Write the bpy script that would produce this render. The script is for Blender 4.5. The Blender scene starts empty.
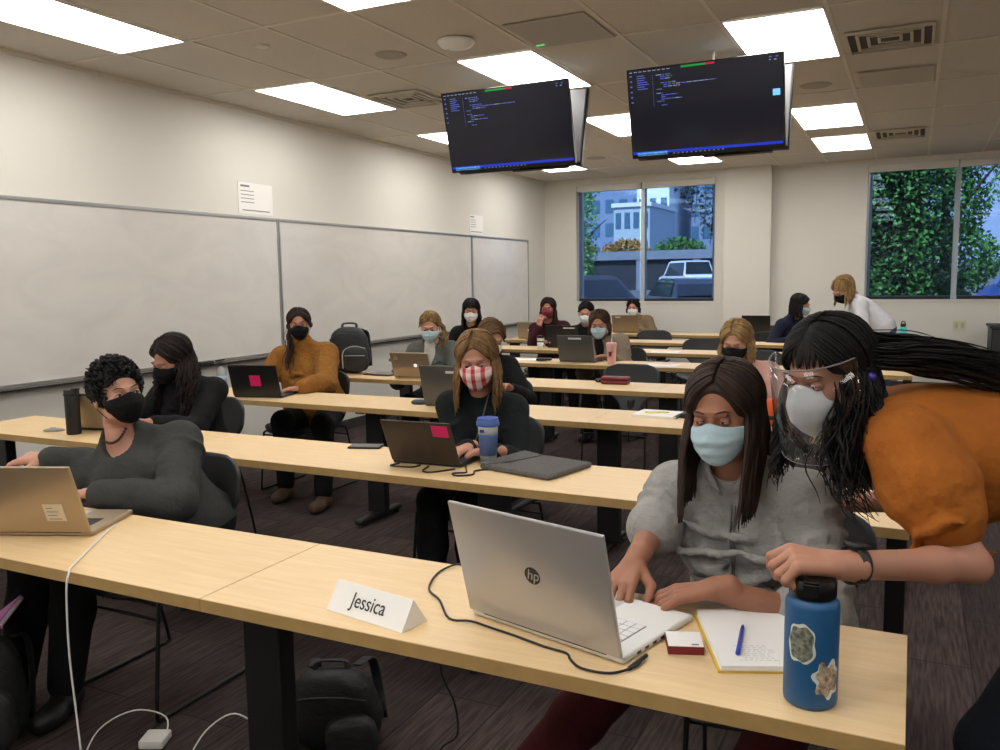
import bpy, bmesh, math, random
import numpy as np
from mathutils import Vector, Matrix, Euler
random.seed(7); rng = np.random.RandomState(7)
PI = math.pi
COL = bpy.context.scene.collection

# ------------------------------------------------------------------ camera
CF, CYAW, CPIT, CROL = 840.6, 0.456921, 0.1137018, -0.014298
CAMZ = 1.49
def cam_axes():
    f = np.array([-math.sin(CYAW)*math.cos(CPIT), math.cos(CYAW)*math.cos(CPIT), -math.sin(CPIT)])
    r = np.array([math.cos(CYAW), math.sin(CYAW), 0.0]); u = np.cross(r, f)
    c, s = math.cos(CROL), math.sin(CROL)
    return c*r + s*u, -s*r + c*u, f
RGT, UPV, FWD = cam_axes()
cd = bpy.data.cameras.new('camera'); cam = bpy.data.objects.new('camera', cd); COL.objects.link(cam)
M = Matrix(((RGT[0], UPV[0], -FWD[0], 0), (RGT[1], UPV[1], -FWD[1], 0), (RGT[2], UPV[2], -FWD[2], CAMZ), (0, 0, 0, 1)))
cam.matrix_world = M
cd.lens = CF/1000*36; cd.sensor_width = 36; cd.clip_end = 500; cd.clip_start = 0.05
bpy.context.scene.camera = cam

# ------------------------------------------------------------------ materials
MATS = {}
def mat(name, col=(.8, .8, .8), rough=.5, metal=0, emis=None, estr=0, trans=0, bump=0, bscale=50, var=0, vscale=8,
        spec=.5, sheen=0, stretch=(1, 1, 1), alpha=1, coat=0, col2=None):
    if name in MATS: return MATS[name]
    m = bpy.data.materials.new(name); m.use_nodes = True; MATS[name] = m
    nt = m.node_tree; N = nt.nodes; L = nt.links
    b = N['Principled BSDF']
    b.inputs['Base Color'].default_value = (*col, 1); b.inputs['Roughness'].default_value = rough
    b.inputs['Metallic'].default_value = metal; b.inputs['Specular IOR Level'].default_value = spec
    b.inputs['Transmission Weight'].default_value = trans; b.inputs['Alpha'].default_value = alpha
    b.inputs['Coat Weight'].default_value = coat
    if sheen: b.inputs['Sheen Weight'].default_value = sheen
    if emis: b.inputs['Emission Color'].default_value = (*emis, 1); b.inputs['Emission Strength'].default_value = estr
    if bump or var or col2:
        tc = N.new('ShaderNodeTexCoord'); mp = N.new('ShaderNodeMapping'); mp.inputs['Scale'].default_value = stretch
        L.new(tc.outputs['Object'], mp.inputs['Vector'])
        if bump:
            n = N.new('ShaderNodeTexNoise'); n.inputs['Scale'].default_value = bscale; n.inputs['Detail'].default_value = 4
            bp = N.new('ShaderNodeBump'); bp.inputs['Strength'].default_value = bump; bp.inputs['Distance'].default_value = .01
            L.new(mp.outputs[0], n.inputs['Vector']); L.new(n.outputs['Fac'], bp.inputs['Height']); L.new(bp.outputs[0], b.inputs['Normal'])
        if var or col2:
            n = N.new('ShaderNodeTexNoise'); n.inputs['Scale'].default_value = vscale; n.inputs['Detail'].default_value = 5
            cr = N.new('ShaderNodeValToRGB'); cr.color_ramp.elements[0].position = .3; cr.color_ramp.elements[1].position = .7
            c2 = col2 if col2 else tuple(c*(1-var) for c in col)
            cr.color_ramp.elements[0].color = (*c2, 1); cr.color_ramp.elements[1].color = (*(col if col2 else tuple(min(1, c*(1+var)) for c in col)), 1)
            L.new(mp.outputs[0], n.inputs['Vector']); L.new(n.outputs['Fac'], cr.inputs[0]); L.new(cr.outputs[0], b.inputs['Base Color'])
    return m

def srgb(r, g, b):
    f = lambda c: (c/255/12.92 if c/255 <= .04045 else ((c/255+.055)/1.055)**2.4)
    return (f(r), f(g), f(b))

# ------------------------------------------------------------------ mesh builder
class MB:
    def __init__(s): s.v = []; s.f = []; s.m = []; s.mats = []
    def mi(s, m):
        if m not in s.mats: s.mats.append(m)
        return s.mats.index(m)
    def add(s, vs, fs, m=None):
        o = len(s.v); s.v += [tuple(map(float, p)) for p in vs]; k = s.mi(m) if m else 0
        for f in fs: s.f.append(tuple(i+o for i in f)); s.m.append(k)
    def box(s, lo, hi, m=None, bev=0, R=None, c=None):
        lo = Vector(lo); hi = Vector(hi)
        bm = bmesh.new(); bmesh.ops.create_cube(bm, size=1)
        d = hi-lo; ce = (hi+lo)/2
        for v in bm.verts: v.co = Vector((v.co.x*d.x, v.co.y*d.y, v.co.z*d.z))
        if bev: bmesh.ops.bevel(bm, geom=bm.edges[:]+bm.verts[:], offset=min(bev, min(d)*.45), segments=2, affect='EDGES', profile=.5)
        bm.verts.index_update()
        vs = []
        for v in bm.verts:
            p = v.co + ce
            if R is not None: p = R @ p
            if c is not None: p = p + Vector(c)
            vs.append(p)
        s.add(vs, [[v.index for v in f.verts] for f in bm.faces], m); bm.free(); return s
    def tube(s, pts, r, m=None, n=8, smooth=0, cap=True, flat=1):
        P = np.array(pts, float)
        if smooth: P = catmull(P, smooth); 
        if np.ndim(r) == 0: rr = np.full(len(P), float(r))
        else: rr = np.interp(np.linspace(0, 1, len(P)), np.linspace(0, 1, len(r)), r)
        T = np.gradient(P, axis=0); T /= np.linalg.norm(T, axis=1)[:, None]+1e-12
        up = np.array([0, 0, 1.]) if abs(T[0][2]) < .9 else np.array([1., 0, 0])
        N0 = np.cross(T[0], up); N0 /= np.linalg.norm(N0); vs = []
        for i in range(len(P)):
            N0 = N0 - T[i]*N0.dot(T[i]); N0 /= np.linalg.norm(N0)+1e-12; B = np.cross(T[i], N0)
            for k in range(n):
                a = 2*PI*k/n; vs.append(P[i]+rr[i]*(math.cos(a)*N0+flat*math.sin(a)*B))
        fs = [(i*n+k, i*n+(k+1) % n, (i+1)*n+(k+1) % n, (i+1)*n+k) for i in range(len(P)-1) for k in range(n)]
        if cap: fs += [tuple(range(n))[::-1], tuple((len(P)-1)*n+k for k in range(n))]
        s.add(vs, fs, m); return s
    def lathe(s, prof, c=(0, 0, 0), m=None, n=32, sx=1, sy=1):
        vs = []; k = len(prof)
        for i in range(n):
            a = 2*PI*i/n
            for r, z in prof: vs.append((c[0]+r*math.cos(a)*sx, c[1]+r*math.sin(a)*sy, c[2]+z))
        fs = [(i*k+j, ((i+1) % n)*k+j, ((i+1) % n)*k+j+1, i*k+j+1) for i in range(n) for j in range(k-1)]
        if prof[0][0] > 1e-6: fs.append(tuple(i*k for i in range(n))[::-1])
        if prof[-1][0] > 1e-6: fs.append(tuple(i*k+k-1 for i in range(n)))
        s.add(vs, fs, m); return s
    def prism(s, poly, d0, d1, axes='xzy', m=None):
        # poly in first two axes, extruded along the third from d0 to d1
        ix = ['xyz'.index(a) for a in axes]; vs = []
        for d in (d0, d1):
            for p in poly:
                q = [0, 0, 0]; q[ix[0]] = p[0]; q[ix[1]] = p[1]; q[ix[2]] = d; vs.append(q)
        n = len(poly); fs = [tuple(range(n))[::-1], tuple(range(n, 2*n))]+[(i, (i+1) % n, n+(i+1) % n, n+i) for i in range(n)]
        s.add(vs, fs, m); return s
    def ball(s, c, r, m=None, n=16, k=10):
        if np.ndim(r) == 0: r = (r, r, r)
        vs = [(c[0], c[1], c[2]-r[2])]; fs = []
        for i in range(1, k):
            t = PI*i/k
            for j in range(n):
                a = 2*PI*j/n; vs.append((c[0]+r[0]*math.sin(t)*math.cos(a), c[1]+r[1]*math.sin(t)*math.sin(a), c[2]-r[2]*math.cos(t)))
        vs.append((c[0], c[1], c[2]+r[2])); l = len(vs)-1
        for j in range(n): fs.append((0, 1+(j+1) % n, 1+j)); fs.append((l, l-n+j, l-n+(j+1) % n))
        for i in range(k-2):
            for j in range(n): fs.append((1+i*n+j, 1+i*n+(j+1) % n, 1+(i+1)*n+(j+1) % n, 1+(i+1)*n+j))
        s.add(vs, fs, m); return s
    def build(s, name, m=None, parent=None, smooth=False, loc=None, R=None, auto=None):
        me = bpy.data.meshes.new(name); me.from_pydata(s.v, [], s.f)
        if m and not s.mats: s.mats = [m]
        for q in s.mats: me.materials.append(q)
        if len(s.mats) > 1: me.polygons.foreach_set('material_index', s.m)
        bm = bmesh.new(); bm.from_mesh(me); bmesh.ops.recalc_face_normals(bm, faces=bm.faces[:]); bm.to_mesh(me); bm.free()
        if smooth: me.polygons.foreach_set('use_smooth', [True]*len(me.polygons))
        if auto is not None:
            me.polygons.foreach_set('use_smooth', [True]*len(me.polygons)); me.set_sharp_from_angle(angle=math.radians(auto))
        o = bpy.data.objects.new(name, me); COL.objects.link(o)
        if parent: o.parent = parent
        if loc is not None: o.location = loc
        if R is not None: o.rotation_euler = R
        return o

def catmull(P, k):
    P = np.array(P, float)
    if len(P) < 3 or k < 2: return P
    Q = np.vstack([2*P[0]-P[1], P, 2*P[-1]-P[-2]]); out = []
    for i in range(1, len(Q)-2):
        for t in np.arange(k)/k:
            out.append(.5*((2*Q[i])+(-Q[i-1]+Q[i+1])*t+(2*Q[i-1]-5*Q[i]+4*Q[i+1]-Q[i+2])*t*t+(-Q[i-1]+3*Q[i]-3*Q[i+1]+Q[i+2])*t**3))
    out.append(P[-1]); return np.array(out)

def tag(o, label=None, cat=None, group=None, kind=None):
    if label: o['label'] = label
    if cat: o['category'] = cat
    if group: o['group'] = group
    if kind: o['kind'] = kind
    return o
def empty(name, loc=(0, 0, 0), rz=0, label=None, cat=None, group=None, R=None):
    o = bpy.data.objects.new(name, None); COL.objects.link(o); o.location = loc
    o.rotation_euler = R if R else (0, 0, rz); o.empty_display_size = .1
    return tag(o, label, cat, group)
def struct(o): o['kind'] = 'structure'; return o
def dup(root, loc, rz=0, label=None, group=None, R=None):
    r = root.copy(); COL.objects.link(r); r.location = loc; r.rotation_euler = R if R else (0, 0, rz)
    if label: r['label'] = label
    if group: r['group'] = group
    for ch in list(root.children):
        c = ch.copy(); COL.objects.link(c); c.parent = r
        for g in list(ch.children):
            d = g.copy(); COL.objects.link(d); d.parent = c
    return r

# ------------------------------------------------------------------ room materials
m_wall = mat('wall_paint', srgb(220, 217, 209), .75, bump=.06, bscale=260)
m_ceil = mat('ceiling_tile', srgb(214, 208, 198), .95, bump=.25, bscale=300, var=.05, vscale=120)
m_tbar = mat('ceiling_bar', srgb(226, 220, 208), .6)
m_white = mat('white_metal', srgb(225, 222, 214), .5)
m_alu = mat('aluminium', srgb(175, 176, 176), .35, metal=.8)
m_black = mat('black_metal', srgb(22, 22, 24), .45)
m_blackp = mat('black_plastic', srgb(20, 20, 21), .5)
m_shell = mat('charcoal_plastic', srgb(47, 49, 50), .55, bump=.08, bscale=500)
m_base = mat('rubber_base', srgb(60, 56, 54), .7)
m_emit = mat('light_diffuser', (1, 1, 1), .5, emis=(1.0, .97, .925), estr=9.9)

def carpet():
    m = bpy.data.materials.new('carpet_planks'); m.use_nodes = True; nt = m.node_tree; N = nt.nodes; L = nt.links; b = N['Principled BSDF']
    tc = N.new('ShaderNodeTexCoord'); mp = N.new('ShaderNodeMapping'); mp.inputs['Rotation'].default_value = (0, 0, PI/2)
    br = N.new('ShaderNodeTexBrick'); br.inputs['Scale'].default_value = 1; br.inputs['Brick Width'].default_value = 1.0
    br.inputs['Row Height'].default_value = .25; br.inputs['Mortar Size'].default_value = .003; br.inputs['Bias'].default_value = 0
    br.inputs['Color1'].default_value = (*srgb(62, 54, 53), 1); br.inputs['Color2'].default_value = (*srgb(80, 70, 68), 1); br.inputs['Mortar'].default_value = (*srgb(50, 43, 42), 1)
    L.new(tc.outputs['Object'], mp.inputs[0]); L.new(mp.outputs[0], br.inputs['Vector'])
    m2 = N.new('ShaderNodeMapping'); m2.inputs['Scale'].default_value = (60, 4, 1); L.new(tc.outputs['Object'], m2.inputs[0])
    n = N.new('ShaderNodeTexNoise'); n.inputs['Scale'].default_value = 1.5; n.inputs['Detail'].default_value = 6; L.new(m2.outputs[0], n.inputs['Vector'])
    mx = N.new('ShaderNodeMixRGB'); mx.blend_type = 'MULTIPLY'; mx.inputs[0].default_value = .75
    cr = N.new('ShaderNodeValToRGB'); cr.color_ramp.elements[0].position = .35; cr.color_ramp.elements[1].position = .65
    cr.color_ramp.elements[0].color = (.45, .42, .42, 1); cr.color_ramp.elements[1].color = (1.25, 1.2, 1.2, 1)
    L.new(n.outputs['Fac'], cr.inputs[0]); L.new(br.outputs['Color'], mx.inputs[1]); L.new(cr.outputs[0], mx.inputs[2]); L.new(mx.outputs[0], b.inputs['Base Color'])
    b.inputs['Roughness'].default_value = .95; b.inputs['Specular IOR Level'].default_value = .1
    bp = N.new('ShaderNodeBump'); bp.inputs['Strength'].default_value = .6; bp.inputs['Distance'].default_value = .004
    n2 = N.new('ShaderNodeTexNoise'); n2.inputs['Scale'].default_value = 400; L.new(tc.outputs['Object'], n2.inputs['Vector'])
    L.new(n2.outputs['Fac'], bp.inputs['Height']); L.new(bp.outputs[0], b.inputs['Normal'])
    return m
def board_mat():
    m = bpy.data.materials.new('whiteboard_enamel'); m.use_nodes = True; nt = m.node_tree; N = nt.nodes; L = nt.links; b = N['Principled BSDF']
    tc = N.new('ShaderNodeTexCoord'); mp = N.new('ShaderNodeMapping'); mp.inputs['Scale'].default_value = (1, .8, 1.6); L.new(tc.outputs['Object'], mp.inputs[0])
    n = N.new('ShaderNodeTexNoise'); n.inputs['Scale'].default_value = 2.2; n.inputs['Detail'].default_value = 5; n.inputs['Distortion'].default_value = 1.2; L.new(mp.outputs[0], n.inputs['Vector'])
    cr = N.new('ShaderNodeValToRGB'); cr.color_ramp.elements[0].position = .28; cr.color_ramp.elements[1].position = .62
    cr.color_ramp.elements[0].color = (*srgb(209, 206, 202), 1); cr.color_ramp.elements[1].color = (*srgb(218, 215, 210), 1)
    L.new(n.outputs['Fac'], cr.inputs[0]); L.new(cr.outputs[0], b.inputs['Base Color'])
    b.inputs['Roughness'].default_value = .15; b.inputs['Specular IOR Level'].default_value = .5
    return m

XL, YB, ZC, XR, YF = -5.1, 12.0, 2.945, 6.4, -2.2
# floor, ceiling
o = MB().box((XL-.1, YF-.1, -.1), (XR+.1, YB+.1, 0)).build('floor', carpet()); struct(o)
mb = MB().box((XL-.1, YF-.1, ZC), (XR+.1, YB+.1, ZC+.1)); struct(mb.build('ceiling', m_ceil))
mb = MB(); gx0, gp = .1, .5833
k = -9
while gx0+gp*k < XR:
    x = gx0+gp*k; k += 1
    if x > XL+.02: mb.box((x-.012, YF, ZC-.005), (x+.012, YB, ZC+.001))
gy = [5.08+1.166*i for i in range(-6, 7)]
for y in gy:
    if YF < y < YB: mb.box((XL, y-.012, ZC-.0048), (XR, y+.012, ZC+.001))
struct(mb.build('trim_1', m_tbar))
mb = MB()
mb.box((XL, YF, ZC-.025), (XL+.022, YB, ZC-.001)); mb.box((XL, YB-.022, ZC-.025), (XR, YB, ZC-.001))
struct(mb.build('trim_2', m_tbar))
# walls
struct(MB().box((XL-.12, YF, 0), (XL, YB+.2, ZC)).build('wall_left', m_wall))
struct(MB().box((XR, YF, 0), (XR+.12, YB+.2, ZC)).build('wall_right', m_wall))
struct(MB().box((XL-.12, YF-.12, 0), (XR+.12, YF, ZC)).build('wall_front', m_wall))
W1 = (-4.585, -2.525, 1.13, 2.845); W2 = (-.58, 1.60, 1.15, 2.87)
mb = MB(); D = .25
mb.box((XL-.12, YB, 0), (W1[0], YB+D, ZC)); mb.box((W1[0], YB, 0), (W1[1], YB+D, W1[2])); mb.box((W1[0], YB, W1[3]), (W1[1], YB+D, ZC))
mb.box((W1[1], YB, 0), (W2[0], YB+D, ZC)); mb.box((W2[0], YB, 0), (W2[1], YB+D, W2[2])); mb.box((W2[0], YB, W2[3]), (W2[1], YB+D, ZC))
mb.box((W2[1], YB, 0), (XR+.12, YB+D, ZC)); struct(mb.build('wall_back', m_wall))
struct(MB().box((-2.37, YB-.16, 0), (-1.75, YB, ZC), bev=.004).build('trim_3', m_wall))
mb = MB(); mb.box((XL, YF, 0), (XL+.012, YB, .1)); struct(mb.build('baseboard_left', m_base))
mb = MB(); mb.box((XL+.01, YB-.012, 0), (-2.37, YB, .1)); mb.box((-2.37, YB-.172, 0), (-1.75, YB-.16, .1)); mb.box((-1.75, YB-.012, 0), (XR, YB, .1)); struct(mb.build('baseboard_back', m_base))

# windows: frame, mullion, glass, dark roller screen with a bottom bar
def screen_mat():
    m = bpy.data.materials.new('sun_screen_mesh'); m.use_nodes = True; nt = m.node_tree; N = nt.nodes; L = nt.links
    for n in list(N): N.remove(n)
    out = N.new('ShaderNodeOutputMaterial'); t = N.new('ShaderNodeBsdfTransparent'); t.inputs[0].default_value = (.78, .86, .95, 1)
    d = N.new('ShaderNodeBsdfDiffuse'); d.inputs[0].default_value = (.02, .022, .028, 1); mx = N.new('ShaderNodeMixShader'); mx.inputs[0].default_value = .22
    L.new(t.outputs[0], mx.inputs[1]); L.new(d.outputs[0], mx.inputs[2]); L.new(mx.outputs[0], out.inputs[0]); return m
m_screen = screen_mat()
def glass_mat():
    m = bpy.data.materials.new('window_glass'); m.use_nodes = True; nt = m.node_tree; N = nt.nodes; L = nt.links
    for n in list(N): N.remove(n)
    out = N.new('ShaderNodeOutputMaterial'); t = N.new('ShaderNodeBsdfTransparent'); t.inputs[0].default_value = (.93, .96, .97, 1)
    g = N.new('ShaderNodeBsdfGlossy'); g.inputs['Roughness'].default_value = .02; fr = N.new('ShaderNodeFresnel'); mx = N.new('ShaderNodeMixShader')
    L.new(fr.outputs[0], mx.inputs[0]); L.new(t.outputs[0], mx.inputs[1]); L.new(g.outputs[0], mx.inputs[2]); L.new(mx.outputs[0], out.inputs[0]); return m
m_glass = glass_mat()
m_hem = mat('screen_hem', srgb(28, 32, 42), .6)
m_edge = mat('frame_alu', srgb(196, 205, 214), .35, metal=.3)
def window(i, W, mx):
    x0, x1, z0, z1 = W; y = YB+.10
    e = empty('window_%d' % i, ((x0+x1)/2, y, z0)); e['kind'] = 'structure'
    cx = (x0+x1)/2
    def part(name, mb, m): o = mb.build(name, m, e); o.location = (-cx, -y, -z0); return o
    mb = MB(); t = .05
    mb.box((x0, y, z0), (x0+t, y+.09, z1)); mb.box((x1-t, y, z0), (x1, y+.09, z1)); mb.box((x0+t, y, z0), (x1-t, y+.09, z0+t)); mb.box((x0+t, y, z1-t), (x1-t, y+.09, z1))
    mb.box((mx-.03, y-.005, z0+t), (mx+.03, y+.09, z1-t)); part('window_frame', mb, m_edge)
    part('glass', MB().box((x0+t, y+.04, z0+t), (x1-t, y+.046, z1-t)), m_glass)
    part('window_sill', MB().box((x0, YB-.012, z0-.02), (x1, y, z0+.004)), m_white)
    part('blind_cassette', MB().box((x0+.005, YB+.005, z1-.085), (mx-.012, y-.01, z1-.002)).box((mx+.012, YB+.005, z1-.085), (x1-.005, y-.01, z1-.002)), m_white)
    part('sun_screen', MB().box((x0+.02, y-.035, z0+.04), (mx-.035, y-.034, z1-.08)), m_screen)
    part('sun_screen', MB().box((mx+.035, y-.035, z0+.04), (x1-.02, y-.034, z1-.08)), m_screen)
    part('screen_hem', MB().box((x0+.02, y-.045, z0+.008), (mx-.035, y-.03, z0+.045)), m_hem)
    part('screen_hem', MB().box((mx+.035, y-.045, z0+.008), (x1-.02, y-.03, z0+.045)), m_hem)
window(1, W1, -3.585); window(2, W2, .45)

# whiteboards
m_board = board_mat()
BJ = [2.27, 5.92, 9.57, 11.33]; bz0, bz1 = .855, 2.045
bl = ['long white whiteboard nearest the camera end of the left wall', 'long white whiteboard panel between the two posted paper notices', 'short white whiteboard panel ending near the back corner']
for i in range(3):
    y0, y1 = BJ[i], BJ[i+1]
    e = empty('whiteboard', (XL, (y0+y1)/2, bz0), label=bl[i], cat='whiteboard', group='whiteboards on the left wall')
    h = (y1-y0)/2; H = bz1-bz0
    MB().box((.001, -h+.004, 0), (.018, h-.004, H)).build('writing_surface', m_board, e)
    mb = MB(); f = .018
    mb.box((.001, -h+.002, H-f), (.026, h-.002, H+.004)); mb.box((.001, -h+.002, -.004), (.026, h-.002, f)); mb.box((.001, -h+.002, f), (.026, -h+f, H-f)); mb.box((.001, h-f, f), (.026, h-.002, H-f)); mb.build('frame', m_alu, e)
    MB().prism([(.001, -.02), (.065, -.022), (.07, -.010), (.062, -.012), (.03, -.010), (.026, .0), (.001, .0)], -h+.01, h-.01, 'xzy').build('marker_tray', mat('tray_grey', srgb(90, 88, 84), .4, metal=.4), e)
# paper notices
m_paper = mat('paper', srgb(238, 236, 232), .7)
m_ink = mat('print_ink', srgb(120, 120, 126), .7)
def notice(y0, y1, z0, z1, lab):
    e = empty('notice', (XL, (y0+y1)/2, z0), label=lab, cat='paper notice', group='paper notices above the whiteboards')
    w = (y1-y0)/2; h = z1-z0
    MB().box((.001, -w, 0), (.004, w, h)).build('sheet', m_paper, e)
    mb = MB(); mb.box((.004, -w*.85, h*.86), (.0046, -w*.35, h*.92))
    for k in range(4): mb.box((.004, -w*.85, h*(.72-.12*k)), (.0046, -w*.1, h*(.72-.12*k)+.006))
    mb.box((.004, -w*.8, h*.1), (.0046, w*.8, h*.1+.008)); mb.build('print', m_ink, e)
notice(5.46, 5.88, 2.07, 2.33, 'white paper notice taped above the joint of the first two whiteboards')
notice(9.55, 9.93, 2.07, 2.31, 'small white paper notice posted farther back above the whiteboard joint')

# ceiling lights
m_lf = mat('light_frame', srgb(235, 232, 225), .5)
def light(x0, x1, y0, y1, lab=None):
    e = empty('ceiling_light', ((x0+x1)/2, (y0+y1)/2, ZC), label=lab, cat='ceiling light', group='recessed ceiling light panels')
    w, h = (x1-x0)/2, (y1-y0)/2; t = .012
    mb = MB(); mb.box((-w, -h, -.010), (w, -h+t, -.0055)); mb.box((-w, h-t, -.010), (w, h, -.0055)); mb.box((-w, -h, -.010), (-w+t, h, -.0055)); mb.box((w-t, -h, -.010), (w, h, -.0055)); mb.build('frame', m_lf, e)
    MB().box((-w+t, -h+t, -.009), (w-t, h-t, -.0055)).build('diffuser', m_emit, e)
gx = lambda k: gx0+gp*k
rows = {'A': (2.75, 3.915), 'B': (5.08, 6.245), 'C': (7.412, 8.577), 'D': (9.744, 10.91)}
cl = {-8: 'left', -5: 'middle', -2: 'right'}
LAB = {(-8, 'A'): 'long bright ceiling light cut by the top left corner, along the whiteboard wall', (-8, 'B'): 'ceiling light panel above the second whiteboard, left of a slotted vent',
       (-8, 'C'): 'ceiling light partly hidden behind the left edge of the left hanging screen', (-8, 'D'): 'small far ceiling light seen just below the left screens, nearest the back left corner',
       (-5, 'A'): 'ceiling light cut by the top edge of the view, before the dome access point', (-5, 'B'): 'ceiling light right above the left hanging screen',
       (-5, 'C'): 'ceiling light in the gap between the two pairs of hanging screens', (-5, 'D'): 'far ceiling light peeking just under the right hanging screen',
       (-2, 'A'): 'ceiling light above the camera, before the large one by the right screen', (-2, 'B'): 'large bright ceiling light just above the right hanging screen', (-2, 'C'): 'ceiling light to the right of the right hanging screen, larger of two close together',
       (-2, 'D'): 'ceiling light nearest the right window and smaller of two close together'}
for k in (-8, -5, -2):
    for r, (y0, y1) in rows.items():
        if (k, r) == (-2, 'C'): y0, y1 = 8.0, 9.165
        if (k, r) == (-5, 'D'): y0, y1 = 10.0, 11.1
        light(gx(k)+.01, gx(k+1)-.01, y0+.01, y1-.01, LAB[(k, r)])
for y0 in (.3, -1.6):
    for k in (-8, -5, -2, 2):
        light(gx(k)+.01, gx(k+1)-.01, y0, y0+1.1, 'ceiling light panel over the front of the room behind the camera')
for k in (4, 8):
    for r, (y0, y1) in rows.items(): light(gx(k)+.01, gx(k+1)-.01, y0+.01, y1-.01, 'ceiling light panel beyond the right edge of the view')

# vents, speakers, sprinklers, access point
m_vent = mat('vent_metal', srgb(205, 196, 178), .5); m_dark = mat('vent_dark', srgb(84, 80, 74), .8)
def vent(x0, x1, y0, y1, lab):
    e = empty('ceiling_vent', ((x0+x1)/2, (y0+y1)/2, ZC), label=lab, cat='ceiling vent', group='slotted ceiling vents'); w, h = (x1-x0)/2, (y1-y0)/2
    MB().box((-w, -h, -.0065), (w, h, -.0055)).build('backing', m_dark, e)
    mb = MB()
    for i in range(4):
        a = 1-i*.24; b = a-.07
        for (p, q, r, s_) in ((-a, -a, a, -b), (-a, b, a, a), (-a, -b, -b, b), (b, -b, a, b)):
            z1 = -.012-.006*(i % 2)
            mb.box((p*w, q*h, -.022+.003*i), (r*w, s_*h, -.0065))
    mb.build('vane', m_vent, e)
vent(-.44, .06, 5.68, 6.2, 'square slotted ceiling vent to the right of the largest light')
vent(-3.93, -3.47, 5.68, 6.2, 'slotted ceiling vent left of the left hanging screen')
vent(-.43, .06, 9.6, 10.2, 'far slotted ceiling vent above the right window')
vent(-2.1, -1.66, 9.6, 10.1, 'slotted ceiling vent between the two screens near the back')
e = empty('speaker_panel', (-.18, 7.1, ZC), label='plain rectangular flush panel behind the nearer square vent', cat='ceiling panel')
MB().box((-.24, -.27, -.012), (.24, .27, -.0055)).build('panel', mat('panel_grey', srgb(196, 190, 180), .8), e)
MB().box((-.26, -.29, -.007), (.26, .29, -.0055)).build('panel_rim', m_vent, e)
e = empty('ceiling_grille', (-1.93, 4.8, ZC), label='flat grey perforated grille panel above the gap between the screens', cat='ceiling grille')
MB().box((-.25, -.27, -.010), (.25, .27, -.0055)).build('grille', mat('grille_grey', srgb(186, 182, 176), .7, bump=.5, bscale=200), e)
MB().box((-.245, .2, -.0115), (-.19, .215, -.010)).build('status_light', mat('green_led', srgb(60, 200, 90), .5, emis=(.1, .9, .3), estr=1), e)
def disc(name, x, y, r, m, lab, cat, h=.01):
    e = MB().lathe([(0, 0), (r*.6, 0), (r*.9, h*.25), (r, h*.9), (r, h)], (0, 0, -h)).build(name, m, smooth=False); e.location = (x, y, ZC-.0005); tag(e, lab, cat); return e
disc('ceiling_speaker', -3.1, 4.77, .105, mat('speaker_grille', srgb(180, 174, 164), .8, bump=.4, bscale=400), 'round flush ceiling speaker left of the white dome access point', 'ceiling speaker')
disc('ceiling_speaker', -.74, 7.11, .12, MATS['speaker_grille'], 'round flush ceiling speaker just right of the right hanging screen', 'ceiling speaker')
disc('ceiling_speaker', -3.55, 9.97, .12, MATS['speaker_grille'], 'far round flush ceiling speaker below the left hanging screens', 'ceiling speaker')
disc('sprinkler_cover', -3.67, 4.2, .045, m_white, 'small white round sprinkler cover near the two left lights', 'sprinkler', .015)
e = empty('access_point', (-2.57, 4.68, ZC), label='white dome wireless access point on the ceiling above the left screen', cat='access point')
MB().lathe([(0, -.055), (.05, -.053), (.095, -.04), (.115, -.018), (.115, -.006)]).build('dome', mat('dome_white', srgb(248, 248, 248), .4), e, smooth=True)
MB().box((-.05, -.02, -.0565), (-.04, -.01, -.054)).build('indicator', mat('led_dim', srgb(210, 220, 230), .4), e)

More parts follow.
